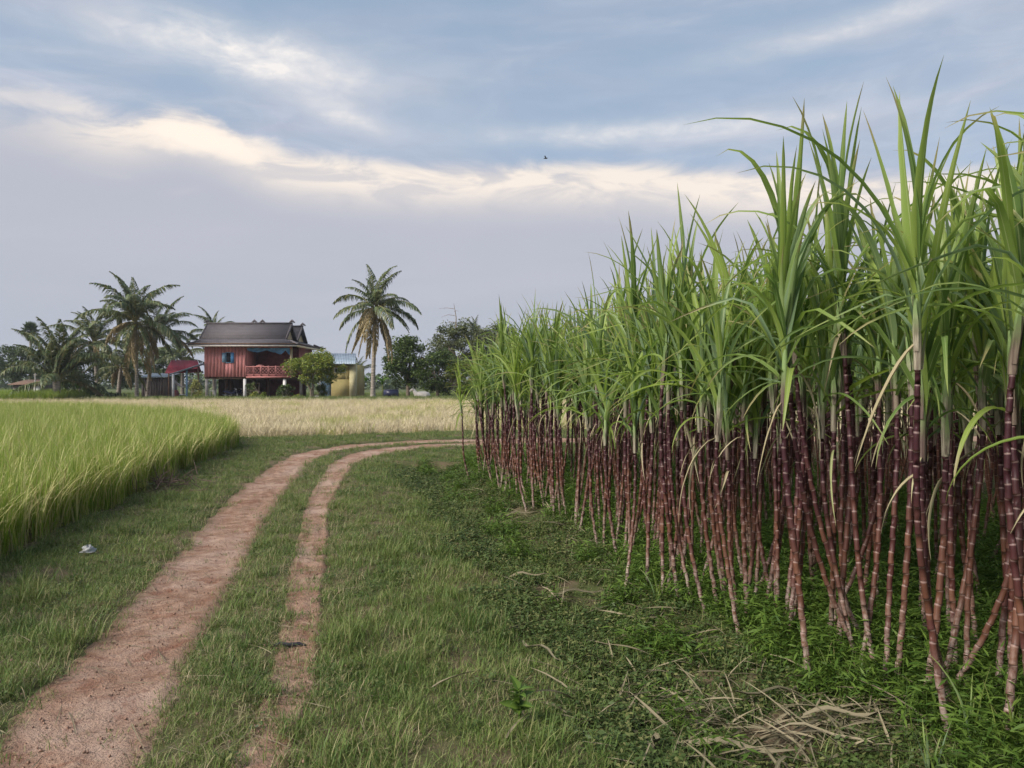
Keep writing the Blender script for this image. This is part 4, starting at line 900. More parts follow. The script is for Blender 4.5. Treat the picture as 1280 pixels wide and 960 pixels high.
# ------------------------------------------------------------------ house
def tile_mat():
    m, t, out = new_mat('roof_tile'); tc = t.new('ShaderNodeTexCoord'); sp = t.new('ShaderNodeSeparateXYZ', {0: tc.outputs['Object']})
    n = t.noise(tc.outputs['Object'], 2.0, 5, 0.6)
    br = t.new('ShaderNodeTexBrick', {'Scale': 1.0, 'Mortar Size': 0.03, 'Brick Width': 0.24, 'Row Height': 0.17, 'Color1': (0.100, 0.087, 0.098, 1), 'Color2': (0.155, 0.135, 0.148, 1), 'Mortar': (0.05, 0.043, 0.045, 1)})
    t.l.new(t.comb(sp.outputs[0], sp.outputs[2], 0), br.inputs['Vector'])
    c = t.mix(t.math('MULTIPLY', t.ss(n, 0.45, 0.7), 0.5), br.outputs[0], (0.095, 0.088, 0.095))
    p = t.new('ShaderNodeBsdfPrincipled', {'Base Color': c, 'Roughness': 0.85}); b = t.new('ShaderNodeBump', {'Strength': 0.6, 'Distance': 0.03, 'Height': br.outputs['Fac']}); b.invert = True
    t.l.new(b.outputs[0], p.inputs['Normal']); t.l.new(p.outputs[0], out.inputs[0]); return m
M['tile'] = tile_mat()
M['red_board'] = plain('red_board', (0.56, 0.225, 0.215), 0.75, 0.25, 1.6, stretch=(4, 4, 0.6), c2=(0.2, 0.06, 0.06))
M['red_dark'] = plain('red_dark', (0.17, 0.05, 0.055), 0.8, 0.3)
M['pink'] = plain('pink_trim', (0.42, 0.17, 0.16), 0.7, 0.2)
M['blue'] = plain('blue_paint', (0.075, 0.22, 0.44), 0.6, 0.25); M['lblue'] = plain('pale_blue_paint', (0.22, 0.36, 0.50), 0.6, 0.25)
M['cream'] = plain('cream', (0.62, 0.50, 0.33), 0.8, 0.15); M['conc'] = plain('concrete', (0.42, 0.39, 0.36), 0.9, 0.25)
M['wood'] = plain('brown_wood', (0.14, 0.085, 0.06), 0.85, 0.4, 2, stretch=(3, 3, 0.4)); M['wood_grey'] = plain('grey_wood', (0.17, 0.145, 0.135), 0.9, 0.45, 2, stretch=(4, 4, 0.4))
M['white'] = plain('white_paint', (0.68, 0.67, 0.66), 0.7, 0.12); M['dark'] = plain('dark_inside', (0.025, 0.024, 0.032), 0.9, 0.2)
M['tarp'] = plain('blue_tarp', (0.10, 0.24, 0.43), 0.6, 0.4, 2.0); M['red_metal'] = plain('red_metal', (0.36, 0.055, 0.085), 0.55, 0.2, 1.5); M['zinc'] = plain('zinc', (0.27, 0.33, 0.40), 0.5, 0.25, 1.2, metal=0.3)
M['yellow'] = plain('yellow_plaster', (0.47, 0.39, 0.17), 0.85, 0.18, 0.8); M['yellow_pale'] = plain('pale_yellow_plaster', (0.62, 0.56, 0.34), 0.85, 0.12)
M['tyre'] = plain('tyre', (0.02, 0.02, 0.022), 0.8); M['bike'] = plain('bike_paint', (0.03, 0.035, 0.075), 0.3, 0.2); M['chrome'] = plain('metal', (0.45, 0.45, 0.46), 0.35, 0.1, metal=0.8)
M['cow'] = plain('cow_hide', (0.62, 0.56, 0.50), 0.85, 0.15); M['plastic'] = plain('plastic_bag', (0.36, 0.37, 0.37), 0.5, 0.4, 25)
def B(name, mat, parent, *boxes, M_=None):
    mb = MB()
    for b in boxes: mb.box(*b, M=M_)
    return mb.obj(name, mat, parent)
def sheet(name, mat, parent, quad, th=0.06, ribs=0, rib_h=0.03):
    """thick sheet from four corners (a,b along the eave; d,c along the ridge), optionally corrugated along a-b"""
    a, b, c, d = [np.array(q, float) for q in quad]; n = max(2, ribs * 4 + 1); nrm = np.cross(b - a, d - a); nrm /= np.linalg.norm(nrm)
    if nrm[2] < 0: nrm = -nrm
    u = np.linspace(0, 1, n); w = rib_h * (np.sin(u * ribs * 2 * np.pi) if ribs else 0 * u)
    lo = a + (b - a) * u[:, None] + nrm * w[:, None]; hi = d + (c - d) * u[:, None] + nrm * w[:, None]
    V = np.concatenate([lo, hi, lo - nrm * th, hi - nrm * th]); i = np.arange(n - 1); f = [np.stack([i, i + 1, n + i + 1, n + i], 1), np.stack([2 * n + i + 1, 2 * n + i, 3 * n + i, 3 * n + i + 1], 1), np.stack([i + 1, i, 2 * n + i, 2 * n + i + 1], 1), np.stack([n + i, n + i + 1, 3 * n + i + 1, 3 * n + i], 1),
        np.array([[0, n, 3 * n, 2 * n], [n - 1, 2 * n - 1 + n + n - n, 3 * n - 1, 2 * n - 1]])]
    f[4][1] = [n - 1, 3 * n - 1, 4 * n - 1, 2 * n - 1]
    mb = MB(); mb.add(V, np.concatenate(f)); return mb.obj(name, mat, parent)
def build_house():
    YF = 80.0; x0, x1, x2 = -32.4, -28.0, -23.3; zf, zt = 2.41, 5.86; YB = 88.4
    H = empty('stilt_house', (0, 0, 0), 'red wooden stilt house with dark tiled double-gable roof', 'house')
    # front room wall of vertical boards
    nb = 12; bw = (x1 - x0) / nb
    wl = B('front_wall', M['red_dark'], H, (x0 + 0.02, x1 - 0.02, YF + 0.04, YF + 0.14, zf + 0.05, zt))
    wx0, wx1, wz0, wz1 = px(283, 80), px(288.5, 80), pz(453, 80), pz(441, 80)
    for i in range(nb):
        a, b = x0 + i * bw + 0.012, x0 + (i + 1) * bw - 0.012; dy = 0.012 * (i % 3)
        if b > wx0 and a < wx1: B('plank', M['red_board'], wl, (a, b, YF - dy, YF + 0.035, zf, wz0)); B('plank', M['red_board'], wl, (a, b, YF - dy, YF + 0.035, wz1, zt))
        else: B('plank', M['red_board'], wl, (a, b, YF - dy, YF + 0.035, zf, zt))
    B('left_wall', M['red_board'], H, (x0 - 0.05, x0 + 0.05, YF + 0.15, YB, zf, zt)); B('right_wall', M['red_board'], H, (x2 - 0.05, x2 + 0.05, YF + 3.2, YB, zf, zt))
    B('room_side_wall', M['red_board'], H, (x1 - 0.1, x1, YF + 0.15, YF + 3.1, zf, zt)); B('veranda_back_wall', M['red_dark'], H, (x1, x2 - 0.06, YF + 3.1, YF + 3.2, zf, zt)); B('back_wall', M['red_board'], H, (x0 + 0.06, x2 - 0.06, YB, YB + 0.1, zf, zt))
    B('header', M['red_board'], H, (x1 + 0.003, x2 + 0.1, YF + 0.003, YF + 0.1, 5.34, zt))
    # window with open shutters
    W = B('window', M['lblue'], H, (wx0 - 0.06, wx0, YF - 0.06, YF + 0.06, wz0, wz1), (wx1, wx1 + 0.06, YF - 0.06, YF + 0.06, wz0, wz1), (wx0 - 0.06, wx1 + 0.06, YF - 0.07, YF + 0.06, wz0 - 0.06, wz0), (wx0 - 0.06, wx1 + 0.06, YF - 0.07, YF + 0.06, wz1, wz1 + 0.06))
    B('opening', M['dark'], W, (wx0, wx1, YF + 0.02, YF + 0.03, wz0, wz1))
    sl = px(278, 80); B('shutter', M['lblue'], W, (sl, wx0 - 0.07, YF - 0.12, YF - 0.08, wz0, wz1)); B('shutter', M['blue'], W, (wx1 + 0.065, px(293, 80), YF - 0.14, YF - 0.10, wz0 - 0.05, wz1 + 0.03))
    # floor and beams
    B('floor', M['wood'], H, (x0 + 0.003, x2, YF + 0.145, YB, zf - 0.2, zf - 0.003)); B('floor_beam', M['pink'], H, (x1 + 0.01, x2 + 0.1, YF - 0.05, YF + 0.14, zf - 0.12, zf + 0.05))
    # veranda railing
    rl = B('railing', M['pink'], H, (x1, x2 + 0.05, YF - 0.04, YF + 0.04, 3.42, 3.52), (x1, x2 + 0.05, YF - 0.03, YF + 0.03, 2.62, 2.70)); n = 6; pw = (x2 - x1) / n
    B('rail_backing', M['red_board'], rl, (x1, x2, YF + 0.05, YF + 0.07, 2.47, 2.62))
    for i in range(n):
        a = x1 + i * pw; mb = MB(); mb.box(a - 0.04, a + 0.04, YF - 0.05, YF + 0.05, zf + 0.06, 3.58); c = a + pw / 2
        for k in range(10):
            ang = 2 * np.pi * k / 10; m = (np.array([[math.cos(ang), 0, -math.sin(ang)], [0, 1, 0], [math.sin(ang), 0, math.cos(ang)]]), np.array([c + 0.27 * math.cos(ang + 1.57), YF, 3.06 + 0.27 * math.sin(ang + 1.57)])); mb.box(-0.1, 0.1, -0.02, 0.02, -0.025, 0.025, M=m)
        for s in (-1, 1):
            m = (np.array([[math.cos(s * 0.78), 0, -math.sin(s * 0.78)], [0, 1, 0], [math.sin(s * 0.78), 0, math.cos(s * 0.78)]]), np.array([c, YF, 3.06])); mb.box(-0.45, 0.45, -0.015, 0.015, -0.02, 0.02, M=m)
        mb.obj('rail_panel', M['pink'], rl)
    B('rail_crest', M['pink'], rl, (-26.9, -26.1, YF - 0.03, YF + 0.03, 3.52, 3.62), (-26.7, -26.3, YF - 0.025, YF + 0.025, 3.62, 3.68))
    # rolled blue awning cloth under the header
    mb = MB(); n = 40; u = np.linspace(0, 1, n); r = np.random.default_rng(3); X = x1 + 0.15 + u * (x2 - x1 - 0.2); drop = 0.25 + 0.22 * np.abs(np.sin(u * 7)) + 0.35 * np.clip((u - 0.55) / 0.3, 0, 1) * np.abs(np.sin(u * 13 + 1))
    rows = [np.stack([X, YF - 0.10 + 0.08 * np.sin(u * 40 + k) * k / 3, 5.45 - drop * k / 3], 1) for k in range(4)]; V = np.stack(rows, 0).reshape(-1, 3); idx = np.arange(4 * n).reshape(4, n)
    mb.add(V, np.stack([idx[:-1, :-1], idx[:-1, 1:], idx[1:, 1:], idx[1:, :-1]], -1).reshape(-1, 4)); mb.obj('awning_cloth', M['tarp'], H, True)
    # stilts
    for X, Y, m, w in ((px(257, 80), 80.3, 'conc', 0.13), (px(305, 80), 80.3, 'white', 0.14), (px(355, 80), 80.3, 'white', 0.15), (px(272, 80), 82.5, 'wood', 0.15), (px(282, 82), 83.5, 'wood', 0.12), (px(312, 82), 83.5, 'wood', 0.13), (px(330, 82), 83.5, 'wood', 0.12), (-32.2, 86.5, 'wood', 0.14), (-28, 86.5, 'wood', 0.14), (-23.6, 86.5, 'wood', 0.14), (px(368, 80), 82.5, 'conc', 0.13)):
        B('stilt', M[m], H, (X - w, X + w, Y - w, Y + w, 0.1, zf - 0.21))
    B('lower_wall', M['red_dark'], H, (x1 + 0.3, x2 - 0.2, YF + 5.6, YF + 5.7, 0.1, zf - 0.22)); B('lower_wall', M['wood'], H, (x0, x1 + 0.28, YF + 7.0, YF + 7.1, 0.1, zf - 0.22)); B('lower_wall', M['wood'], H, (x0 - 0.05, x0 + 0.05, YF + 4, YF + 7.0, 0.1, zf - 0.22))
    B('floor_slab', M['conc'], H, (x0 - 0.4, x1 + 0.8, YF - 0.6, YB, -0.1, 0.17))
    # ---- roof: two parallel steep gables over a flared skirt
    rf = empty('roof', (0, 0, 0), '', None); del rf['label']; rf.parent = H
    xl, xr = -33.0, -23.9; zb, zr = 6.42, 8.2; yv = (80.3, 84.5, 88.7)
    def slope(n, q): return sheet(n, M['tile'], rf, q, 0.09)
    for k in (0, 1):
        a, b = yv[k], yv[k + 1]; r_ = (a + b) / 2
        slope('tile_slope', [(xl, a, zb), (xr, a, zb), (xr, r_, zr), (xl, r_, zr)]); slope('tile_slope', [(xr, b, zb), (xl, b, zb), (xl, r_, zr), (xr, r_, zr)])
        mb = MB(); mb.box(xl - 0.1, xr + 0.1, r_ - 0.13, r_ + 0.13, zr - 0.06, zr + 0.12); mb.obj('ridge_cap', M['tile'], rf)
        for X in ((xl - 0.05, xr + 0.05) if k else (xl - 0.05, xr + 0.05, px(318, 82.4), px(328, 82.4))):
            mb = MB(); mb.tube([[X - 0.32, r_, zr + 0.10], [X - 0.12, r_, zr + 0.22], [X, r_, zr + 0.34], [X + 0.12, r_, zr + 0.22], [X + 0.32, r_, zr + 0.10]], [0.05, 0.11, 0.14, 0.11, 0.05], 7); mb.obj('ridge_finial', M['tile'], rf, True)
        for X, s in ((xl + 0.25, -1), (xr - 0.35, 1)):
            mb = MB(); mb.add([(X, a + 0.25, zb - 0.05), (X, b - 0.25, zb - 0.05), (X, r_, zr - 0.22)], [[0, 1, 2]]); mb.add([(X - s * 0.06, a + 0.25, zb - 0.05), (X - s * 0.06, b - 0.25, zb - 0.05), (X - s * 0.06, r_, zr - 0.22)], [[0, 1, 2]]); mb.obj('gable_panel', M['cream'], rf)
        for X in (xl - 0.02, xr + 0.02):   # barge boards
            for (ya, yb) in ((a, r_), (b, r_)): sheet('barge_board', M['tile'], rf, [(X - 0.05, ya, zb + 0.06), (X + 0.05, ya, zb + 0.06), (X + 0.05, yb, zr + 0.06), (X - 0.05, yb, zr + 0.06)], 0.26)
    ix0, ix1, iy0, iy1 = xl + 0.05, xr - 0.15, yv[0] + 0.06, yv[2] - 0.06; ox0, ox1, oy0, oy1 = -33.75, -22.35, 79.0, 90.0; zo = 5.74; zi = zb + 0.02; up = 0.16
    slope('skirt_slope', [(ox0, oy0, zo), (ox1, oy0, zo), (ix1, iy0, zi), (ix0, iy0, zi)]); slope('skirt_slope', [(ox1, oy0, zo), (ox1, oy1, zo), (ix1, iy1, zi), (ix1, iy0, zi)])
    slope('skirt_slope', [(ox0, oy1, zo), (ox0, oy0, zo), (ix0, iy0, zi), (ix0, iy1, zi)]); slope('skirt_slope', [(ox1, oy1, zo), (ox0, oy1, zo), (ix0, iy1, zi), (ix1, iy1, zi)])
    B('fascia', M['conc'], rf, (ox0, ox1, oy0 - 0.04, oy0 - 0.005, zo - 0.2, zo - 0.05)); B('fascia', M['cream'], rf, (ox1 + 0.005, ox1 + 0.04, oy0, oy1, zo - 0.24, zo - 0.05))
    B('soffit', M['wood'], rf, (ox0 + 0.1, ox1 - 0.1, oy0 + 0.05, oy1 - 0.05, zt + 0.003 - 0.06, zt + 0.05))
    for X, Y, sx, sy in ((ox0, oy0, -1, -1), (ox1, oy0, 1, -1), (ox1, oy1, 1, 1)):
        mb = MB(); mb.tube([[X - sx * 0.9, Y - sy * 0.9, zo + 0.48], [X - sx * 0.4, Y - sy * 0.4, zo + 0.24], [X + sx * 0.05, Y + sy * 0.05, zo + 0.10], [X + sx * 0.28, Y + sy * 0.2, zo + 0.2]], [0.10, 0.11, 0.10, 0.03], 6); mb.obj('corner_tip', M['tile'], rf, True)
    B('veranda_post', M['cream'], H, (x2 - 0.12, x2 + 0.12, YF + 0.11, YF + 0.3, zf + 0.06, zt - 0.07))
    # ---- lean-to on the left
    S = empty('lean_to', (px(225, 81), 81, 0.05), 'open lean-to with red metal roof on white and blue posts', 'shed')
    ox, oy, oz = S.location; L_ = lambda q: (q[0] - ox, q[1] - oy, q[2] - oz)
    sheet('red_roof', M['red_metal'], S, [L_((px(206, 82), 82, 2.82)), L_((px(252, 82), 82, 2.95)), L_((px(247, 86), 86, 4.32)), L_((px(214, 86), 86, 4.36))], 0.04, 22, 0.03)
    sheet('side_roof', M['zinc'], S, [L_((px(212, 79.6), 79.6, pz(467.5, 79.6))), L_((px(212, 83), 83, pz(467.5, 79.6))), L_((px(254.5, 83), 83, pz(454, 80))), L_((px(254.5, 79.6), 79.6, pz(454, 80)))], 0.08, 12, 0.02)
    for xx, m, w, D in ((216.5, 'white', 0.10, 79.7), (233.5, 'lblue', 0.08, 80.2), (211, 'wood', 0.06, 85), (248, 'wood', 0.06, 80)):
        X = px(xx, D) - ox; top = pz(467.5 - (xx - 212) * 0.318, 79.6) - 0.12 - oz if D < 84 else 2.9
        B('post', M[m], S, (X - w, X + w, D - oy - w, D - oy + w, 0, top))
    B('slab', M['conc'], S, (px(206, 80) - ox, px(254, 80) - ox, -1.3, 5, -0.1, 0.1))
    # things under the lean-to and the house
    hm = empty('hammock', (px(229, 81), 81, 0.15), 'pale sheet hung like a hammock under the lean-to', 'hammock'); mb = MB(); u = np.linspace(0, 1, 16)
    rows = [np.stack([-1.0 + 2.0 * u, np.full(16, 0.35 * k - 0.35), 1.75 - 0.75 * np.sin(u * np.pi) + 0.16 * abs(k - 1) + 0.2 * u], 1) for k in range(3)]; V = np.stack(rows, 0).reshape(-1, 3); idx = np.arange(48).reshape(3, 16)
    mb.add(V, np.stack([idx[:-1, :-1], idx[:-1, 1:], idx[1:, 1:], idx[1:, :-1]], -1).reshape(-1, 4)); mb.obj('cloth', M['white'], hm, True); 
    mb = MB(); mb.tube([[-1, 0, 1.75], [-1.15, 0, 2.2]], 0.02, 5); mb.tube([[1, 0, 1.95], [1.1, 0, 2.5]], 0.02, 5); mb.obj('rope', M['wood'], hm)
    bn = empty('bench', (px(228, 80.6), 80.6, 0.15), 'low bench under the hammock, pale top', 'bench'); B('seat', M['white'], bn, (-0.5, 0.5, -0.2, 0.2, 0.36, 0.42))
    for sx in (-1, 1): B('leg', M['lblue'], bn, (sx * 0.42 - 0.03, sx * 0.42 + 0.03, -0.15, 0.15, 0, 0.36))
    jr = empty('clay_jar', (px(220, 80.4), 80.4, 0.15), 'brown clay jar behind the white post', 'jar'); mb = MB(); mb.tube([[0, 0, 0], [0, 0, 0.1], [0, 0, 0.45], [0, 0, 0.75], [0, 0, 0.85]], [0.16, 0.24, 0.32, 0.24, 0.2], 10); mb.obj('body', M['red_dark'], jr, True)
    def motorbike(x, y, rz, label):
        b = empty('motorbike', (x, y, 0.17), label, 'motorbike', 'motorbikes parked under the house', rz)
        for X in (-0.6, 0.62):
            a = np.linspace(0, 2 * np.pi, 17); mb = MB(); mb.tube(np.stack([X + 0.25 * np.cos(a), 0 * a, 0.29 + 0.25 * np.sin(a)], 1), 0.045, 6, caps=False); w = mb.obj('wheel', M['tyre'], b, True)
            mb = MB(); mb.tube([[X, -0.05, 0.29], [X, 0.05, 0.29]], 0.07, 8)
            for k in range(5): mb.tube([[X, 0, 0.29], [X + 0.23 * math.cos(k * 1.257), 0, 0.29 + 0.23 * math.sin(k * 1.257)]], 0.012, 4)
            mb.obj('rim', M['chrome'], w)
        mb = MB(); mb.tube([[-0.85, 0, 0.72], [-0.4, 0, 0.62], [0.0, 0, 0.5], [0.25, 0, 0.5], [0.42, 0, 0.85]], [0.06, 0.14, 0.12, 0.1, 0.1], 8); mb.obj('body', M['bike'], b, True)
        mb = MB(); mb.tube([[-0.75, 0, 0.80], [-0.35, 0, 0.80], [0.05, 0, 0.74]], [0.08, 0.13, 0.08], 8); mb.obj('saddle', M['tyre'], b, True)
        mb = MB(); mb.tube([[0.62, 0, 0.29], [0.45, 0, 0.85], [0.4, 0, 1.0]], 0.035, 6); mb.tube([[0.36, -0.33, 1.02], [0.42, 0, 0.99], [0.36, 0.33, 1.02]], 0.02, 6); mb.obj('fork', M['chrome'], b, True)
        mb = MB(); mb.tube([[0.42, 0, 0.9], [0.55, 0, 0.9]], [0.1, 0.07], 8); mb.obj('headlight', M['white'], b, True); mb = MB(); mb.tube([[-0.9, 0.14, 0.34], [0.1, 0.12, 0.25]], [0.05, 0.03], 6); mb.obj('exhaust', M['chrome'], b, True)
    motorbike(px(289, 81.5), 81.5, 0.25, 'dark motorbike parked lengthwise under the front room'); motorbike(px(298, 82.8), 82.8, 1.2, 'motorbike turned away, parked next to the middle stilt')
    st = empty('stool', (px(265.5, 80.6), 80.6, 0.17), 'white framed stool beside the first stilt under the house', 'stool'); B('seat', M['white'], st, (-0.3, 0.3, -0.2, 0.2, 0.72, 0.78))
    for sx in (-1, 1):
        for sy in (-1, 1): B('leg', M['white'], st, (sx * 0.27 - 0.025, sx * 0.27 + 0.025, sy * 0.17 - 0.02, sy * 0.17 + 0.02, 0, 0.72))
    st = empty('stool', (px(396, 77), 77, 0.05), 'small white stool right of the small tree trunk', 'stool'); B('seat', M['white'], st, (-0.17, 0.17, -0.15, 0.15, 0.36, 0.41))
    for sx in (-1, 1):
        for sy in (-1, 1): B('leg', M['white'], st, (sx * 0.14 - 0.02, sx * 0.14 + 0.02, sy * 0.12 - 0.02, sy * 0.12 + 0.02, 0, 0.36))
    # ---- yellow annex
    A = empty('annex', (px(420, 82), 82, 0.05), 'yellow plastered annex with blue-grey metal roof behind the small tree', 'building'); ox, oy, oz = A.location
    X = lambda p_, D=82: px(p_, D) - ox
    B('wall', M['yellow'], A, (X(414), X(437), 0, 0.12, 0, 1.55 + 0.55), (X(414), X(418), 0, 0.12, 2.1, 3.75), (X(432), X(437), 0, 0.12, 2.1, 3.75), (X(418), X(432), 0, 0.12, pz(459.5, 82) - oz, 3.75), (X(418), X(432), 0, 0.12, 2.1, pz(466, 82) - oz))
    B('pillar', M['yellow_pale'], A, (X(437) + 0.003, X(445), -0.15, 0.6, 0, 3.7)); B('side_wall', M['yellow'], A, (X(442), X(444), 0.61, 5, 0, 3.7)); B('side_wall', M['white'], A, (X(397), X(414) - 0.003, 0.7, 0.8, 0, 3.7)); B('back_wall', M['yellow'], A, (X(397), X(444), 5.01, 5.1, 0, 3.7))
    V_ = B('vent', M['white'], A, (X(418), X(432), 0.005, 0.08, pz(460.6, 82) - oz, pz(459.5, 82) - oz), (X(418), X(432), 0.005, 0.08, pz(466, 82) - oz, pz(464.9, 82) - oz))
    for k in range(5): xx = 418 + k * 3.4; B('vent_bar', M['white'], V_, (X(xx), X(xx + 0.9), 0.01, 0.075, pz(464.9, 82) - oz, pz(460.6, 82) - oz))
    B('vent_dark', M['dark'], V_, (X(418), X(432), 0.14, 0.15, pz(466, 82) - oz, pz(459.5, 82) - oz))
    d = B('door', M['lblue'], A, (X(399), X(412), 0.64, 0.695, 0.05, 2.5)); B('handle', M['chrome'], d, (X(409), X(409.6), 0.6, 0.64, 1.1, 1.25))
    sheet('roof', M['zinc'], A, [(X(392), -0.9, 3.78), (X(447), -0.9, 3.78), (X(444, 87), 5.3, 5.12), (X(392, 87), 5.3, 5.12)], 0.05, 26, 0.03)
    B('plinth', M['conc'], A, (X(396), X(447), -0.5, 5.2, -0.15, 0.1))
    # ---- weathered wooden shed left of the lean-to
    D_ = empty('plank_shed', (px(192, 88), 88, 0.05), 'grey weathered plank shed behind the tall palm trunk', 'shed'); w = (px(208, 88) - px(178, 88)) / 9
    bk = B('backing_wall', M['dark'], D_, (-1.35, 1.35, 0.05, 0.1, 0, 2.3))
    for i in range(9): B('plank', M['wood_grey'], bk, (-1.4 + i * w * 1.0, -1.4 + i * w + w * 0.93, -0.02 * (i % 2), 0.045, 0, 2.35 - 0.06 * (i % 3)))
    B('side_wall', M['wood_grey'], D_, (1.36, 1.42, 0.0, 3, 0, 2.3), (-1.42, -1.36, 0.1, 3, 0, 2.3)); sheet('roof', M['zinc'], D_, [(-1.7, -0.4, 2.4), (1.7, -0.4, 2.4), (1.7, 3.3, 2.9), (-1.7, 3.3, 2.9)], 0.04, 12, 0.025)
    # hut far left
    F_ = empty('hut', (px(37, 100), 100, 0.05), 'low dark hut behind the young palm at the left', 'hut'); B('wall', M['wood_grey'], F_, (-2.2, 1.5, 0, 0.1, 0, 1.5), (-2.2, -2.1, 0.11, 3, 0, 1.5), (1.4, 1.5, 0.11, 3, 0, 1.5)); B('wall_panel', M['white'], F_, (0.55, 1.4, -0.06, -0.005, 0.1, 1.35)); sheet('roof', M['wood'], F_, [(-2.6, -0.5, 1.55), (1.9, -0.5, 1.55), (1.9, 3.4, 2.2), (-2.6, 3.4, 2.2)], 0.08)
    # ---- covered cart and cow near the mango tree
    ct = empty('cart', (px(489, 79), 79, 0.05), 'dark blue tarpaulin-covered cart right of the lone palm', 'cart'); mb = MB(); mb.box(-0.72, 0.72, -0.5, 0.5, 0.28, 0.95); mb.box(-0.66, 0.66, -0.44, 0.44, 0.951, 1.02); mb.obj('covered_box', M['bike'], ct)
    for sx in (-1, 1):
        a = np.linspace(0, 2 * np.pi, 15); mb = MB(); mb.tube(np.stack([sx * 0.4 + 0.24 * np.cos(a), 0 * a - 0.56, 0.26 + 0.24 * np.sin(a)], 1), 0.04, 6, caps=False); mb.obj('wheel', M['tyre'], ct, True)
    mb = MB(); mb.tube([[0.7, -0.3, 0.4], [1.3, -0.2, 0.15]], 0.03, 6); mb.obj('shaft', M['wood'], ct)
    cow = empty('cow', (px(526, 80), 80, 0.05), 'white cow lying down under the trees right of the cart', 'cow')
    mb = MB(); mb.tube([[0.95, 0, 0.38], [0.82, 0, 0.44], [0.5, 0, 0.46], [0.1, 0, 0.43], [-0.3, 0, 0.46], [-0.52, 0, 0.56], [-0.64, 0, 0.78], [-0.76, 0, 0.98], [-0.88, 0, 1.02], [-1.02, 0, 0.94], [-1.14, 0, 0.84], [-1.18, 0, 0.80]],
                           [0.08, 0.28, 0.37, 0.40, 0.36, 0.27, 0.19, 0.15, 0.13, 0.11, 0.075, 0.03], 12)
    mb.tube([[-0.35, -0.25, 0.3], [-0.75, -0.33, 0.12], [-0.45, -0.36, 0.06]], [0.11, 0.08, 0.05], 7); mb.tube([[0.55, -0.25, 0.3], [0.2, -0.42, 0.2], [0.5, -0.46, 0.07]], [0.18, 0.12, 0.05], 7); mb.tube([[1.0, 0, 0.45], [1.08, -0.1, 0.25], [1.05, -0.15, 0.08]], [0.03, 0.025, 0.04], 5)
    for s in (-1, 1): mb.tube([[-0.84, s * 0.08, 1.06], [-0.82, s * 0.24, 1.05], [-0.84, s * 0.3, 1.0]], [0.03, 0.05, 0.01], 6); mb.tube([[-0.83, s * 0.06, 1.12], [-0.80, s * 0.12, 1.24], [-0.84, s * 0.1, 1.33]], [0.03, 0.022, 0.006], 5)
    mb.obj('body', M['cow'], cow, True)
    # washing / light posts left background
    for xx, D, lab in ((44, 96, 'thin grey pole by the low hut'),):
        mb = MB(); mb.tube([[0, 0, -0.1], [0, 0, 1.6], [0.02, 0, 3.0]], [0.09, 0.085, 0.07], 8); mb.tube([[-0.25, 0, 2.75], [0.25, 0, 2.75]], 0.03, 5); o = mb.obj('pole', M['conc'], None, True); o.location = (px(xx, D), D, 0.05); tag(o, lab, 'pole')
build_house()

# ------------------------------------------------------------------ small things on the ground
def strip_thing(name, xp, yp, L, W, rz, label, cat, mat, group=None, seed=0, arch=0.05, z=0.03, curl=0.5):
    r = np.random.default_rng(seed); x, D = gnd(xp, yp); n = 9; s = np.linspace(0, 1, n)
    P = np.stack([(s - 0.5) * L, r.normal(0, 0.25) * L * (s - 0.5) ** 2 * 2 + 0.02 * np.sin(s * 9 + seed), arch * np.sin(s * np.pi) + 0.012 * np.sin(s * 11 + seed)], 1)
    w = W * np.minimum(1, 0.5 + 3 * s) * (1 - s ** 2.2) + 0.003; sd = np.array([0, 1.0, 0]); tw = r.uniform(-0.5, 0.5) + r.normal(0, 0.6) * s
    a = np.stack([0 * s, np.cos(tw), np.sin(tw)], 1); up = np.stack([0 * s, -np.sin(tw), np.cos(tw)], 1)
    top = [P - a * w[:, None] * 0.5 + up * (curl * w * 0.4)[:, None], P, P + a * w[:, None] * 0.5 + up * (curl * w * 0.4)[:, None]]; V = np.stack(top, 1).reshape(-1, 3); V2 = V - np.repeat(up, 3, 0) * 0.002
    idx = np.arange(n * 3).reshape(n, 3); f = np.concatenate([np.stack([idx[:-1, j], idx[:-1, j + 1], idx[1:, j + 1], idx[1:, j]], -1) for j in (0, 1)])
    UV = np.stack([np.tile([0, 0.5, 1.0], n), np.repeat(s, 3)], 1); mb = MB(); mb.add(V, f, UV); mb.add(V2, f[:, ::-1], UV)
    o = mb.obj(name, mat, None, True); o.location = (x, D, g0(x, D) + z); o.rotation_euler = (0, 0, rz); return tag(o, label, cat, group)
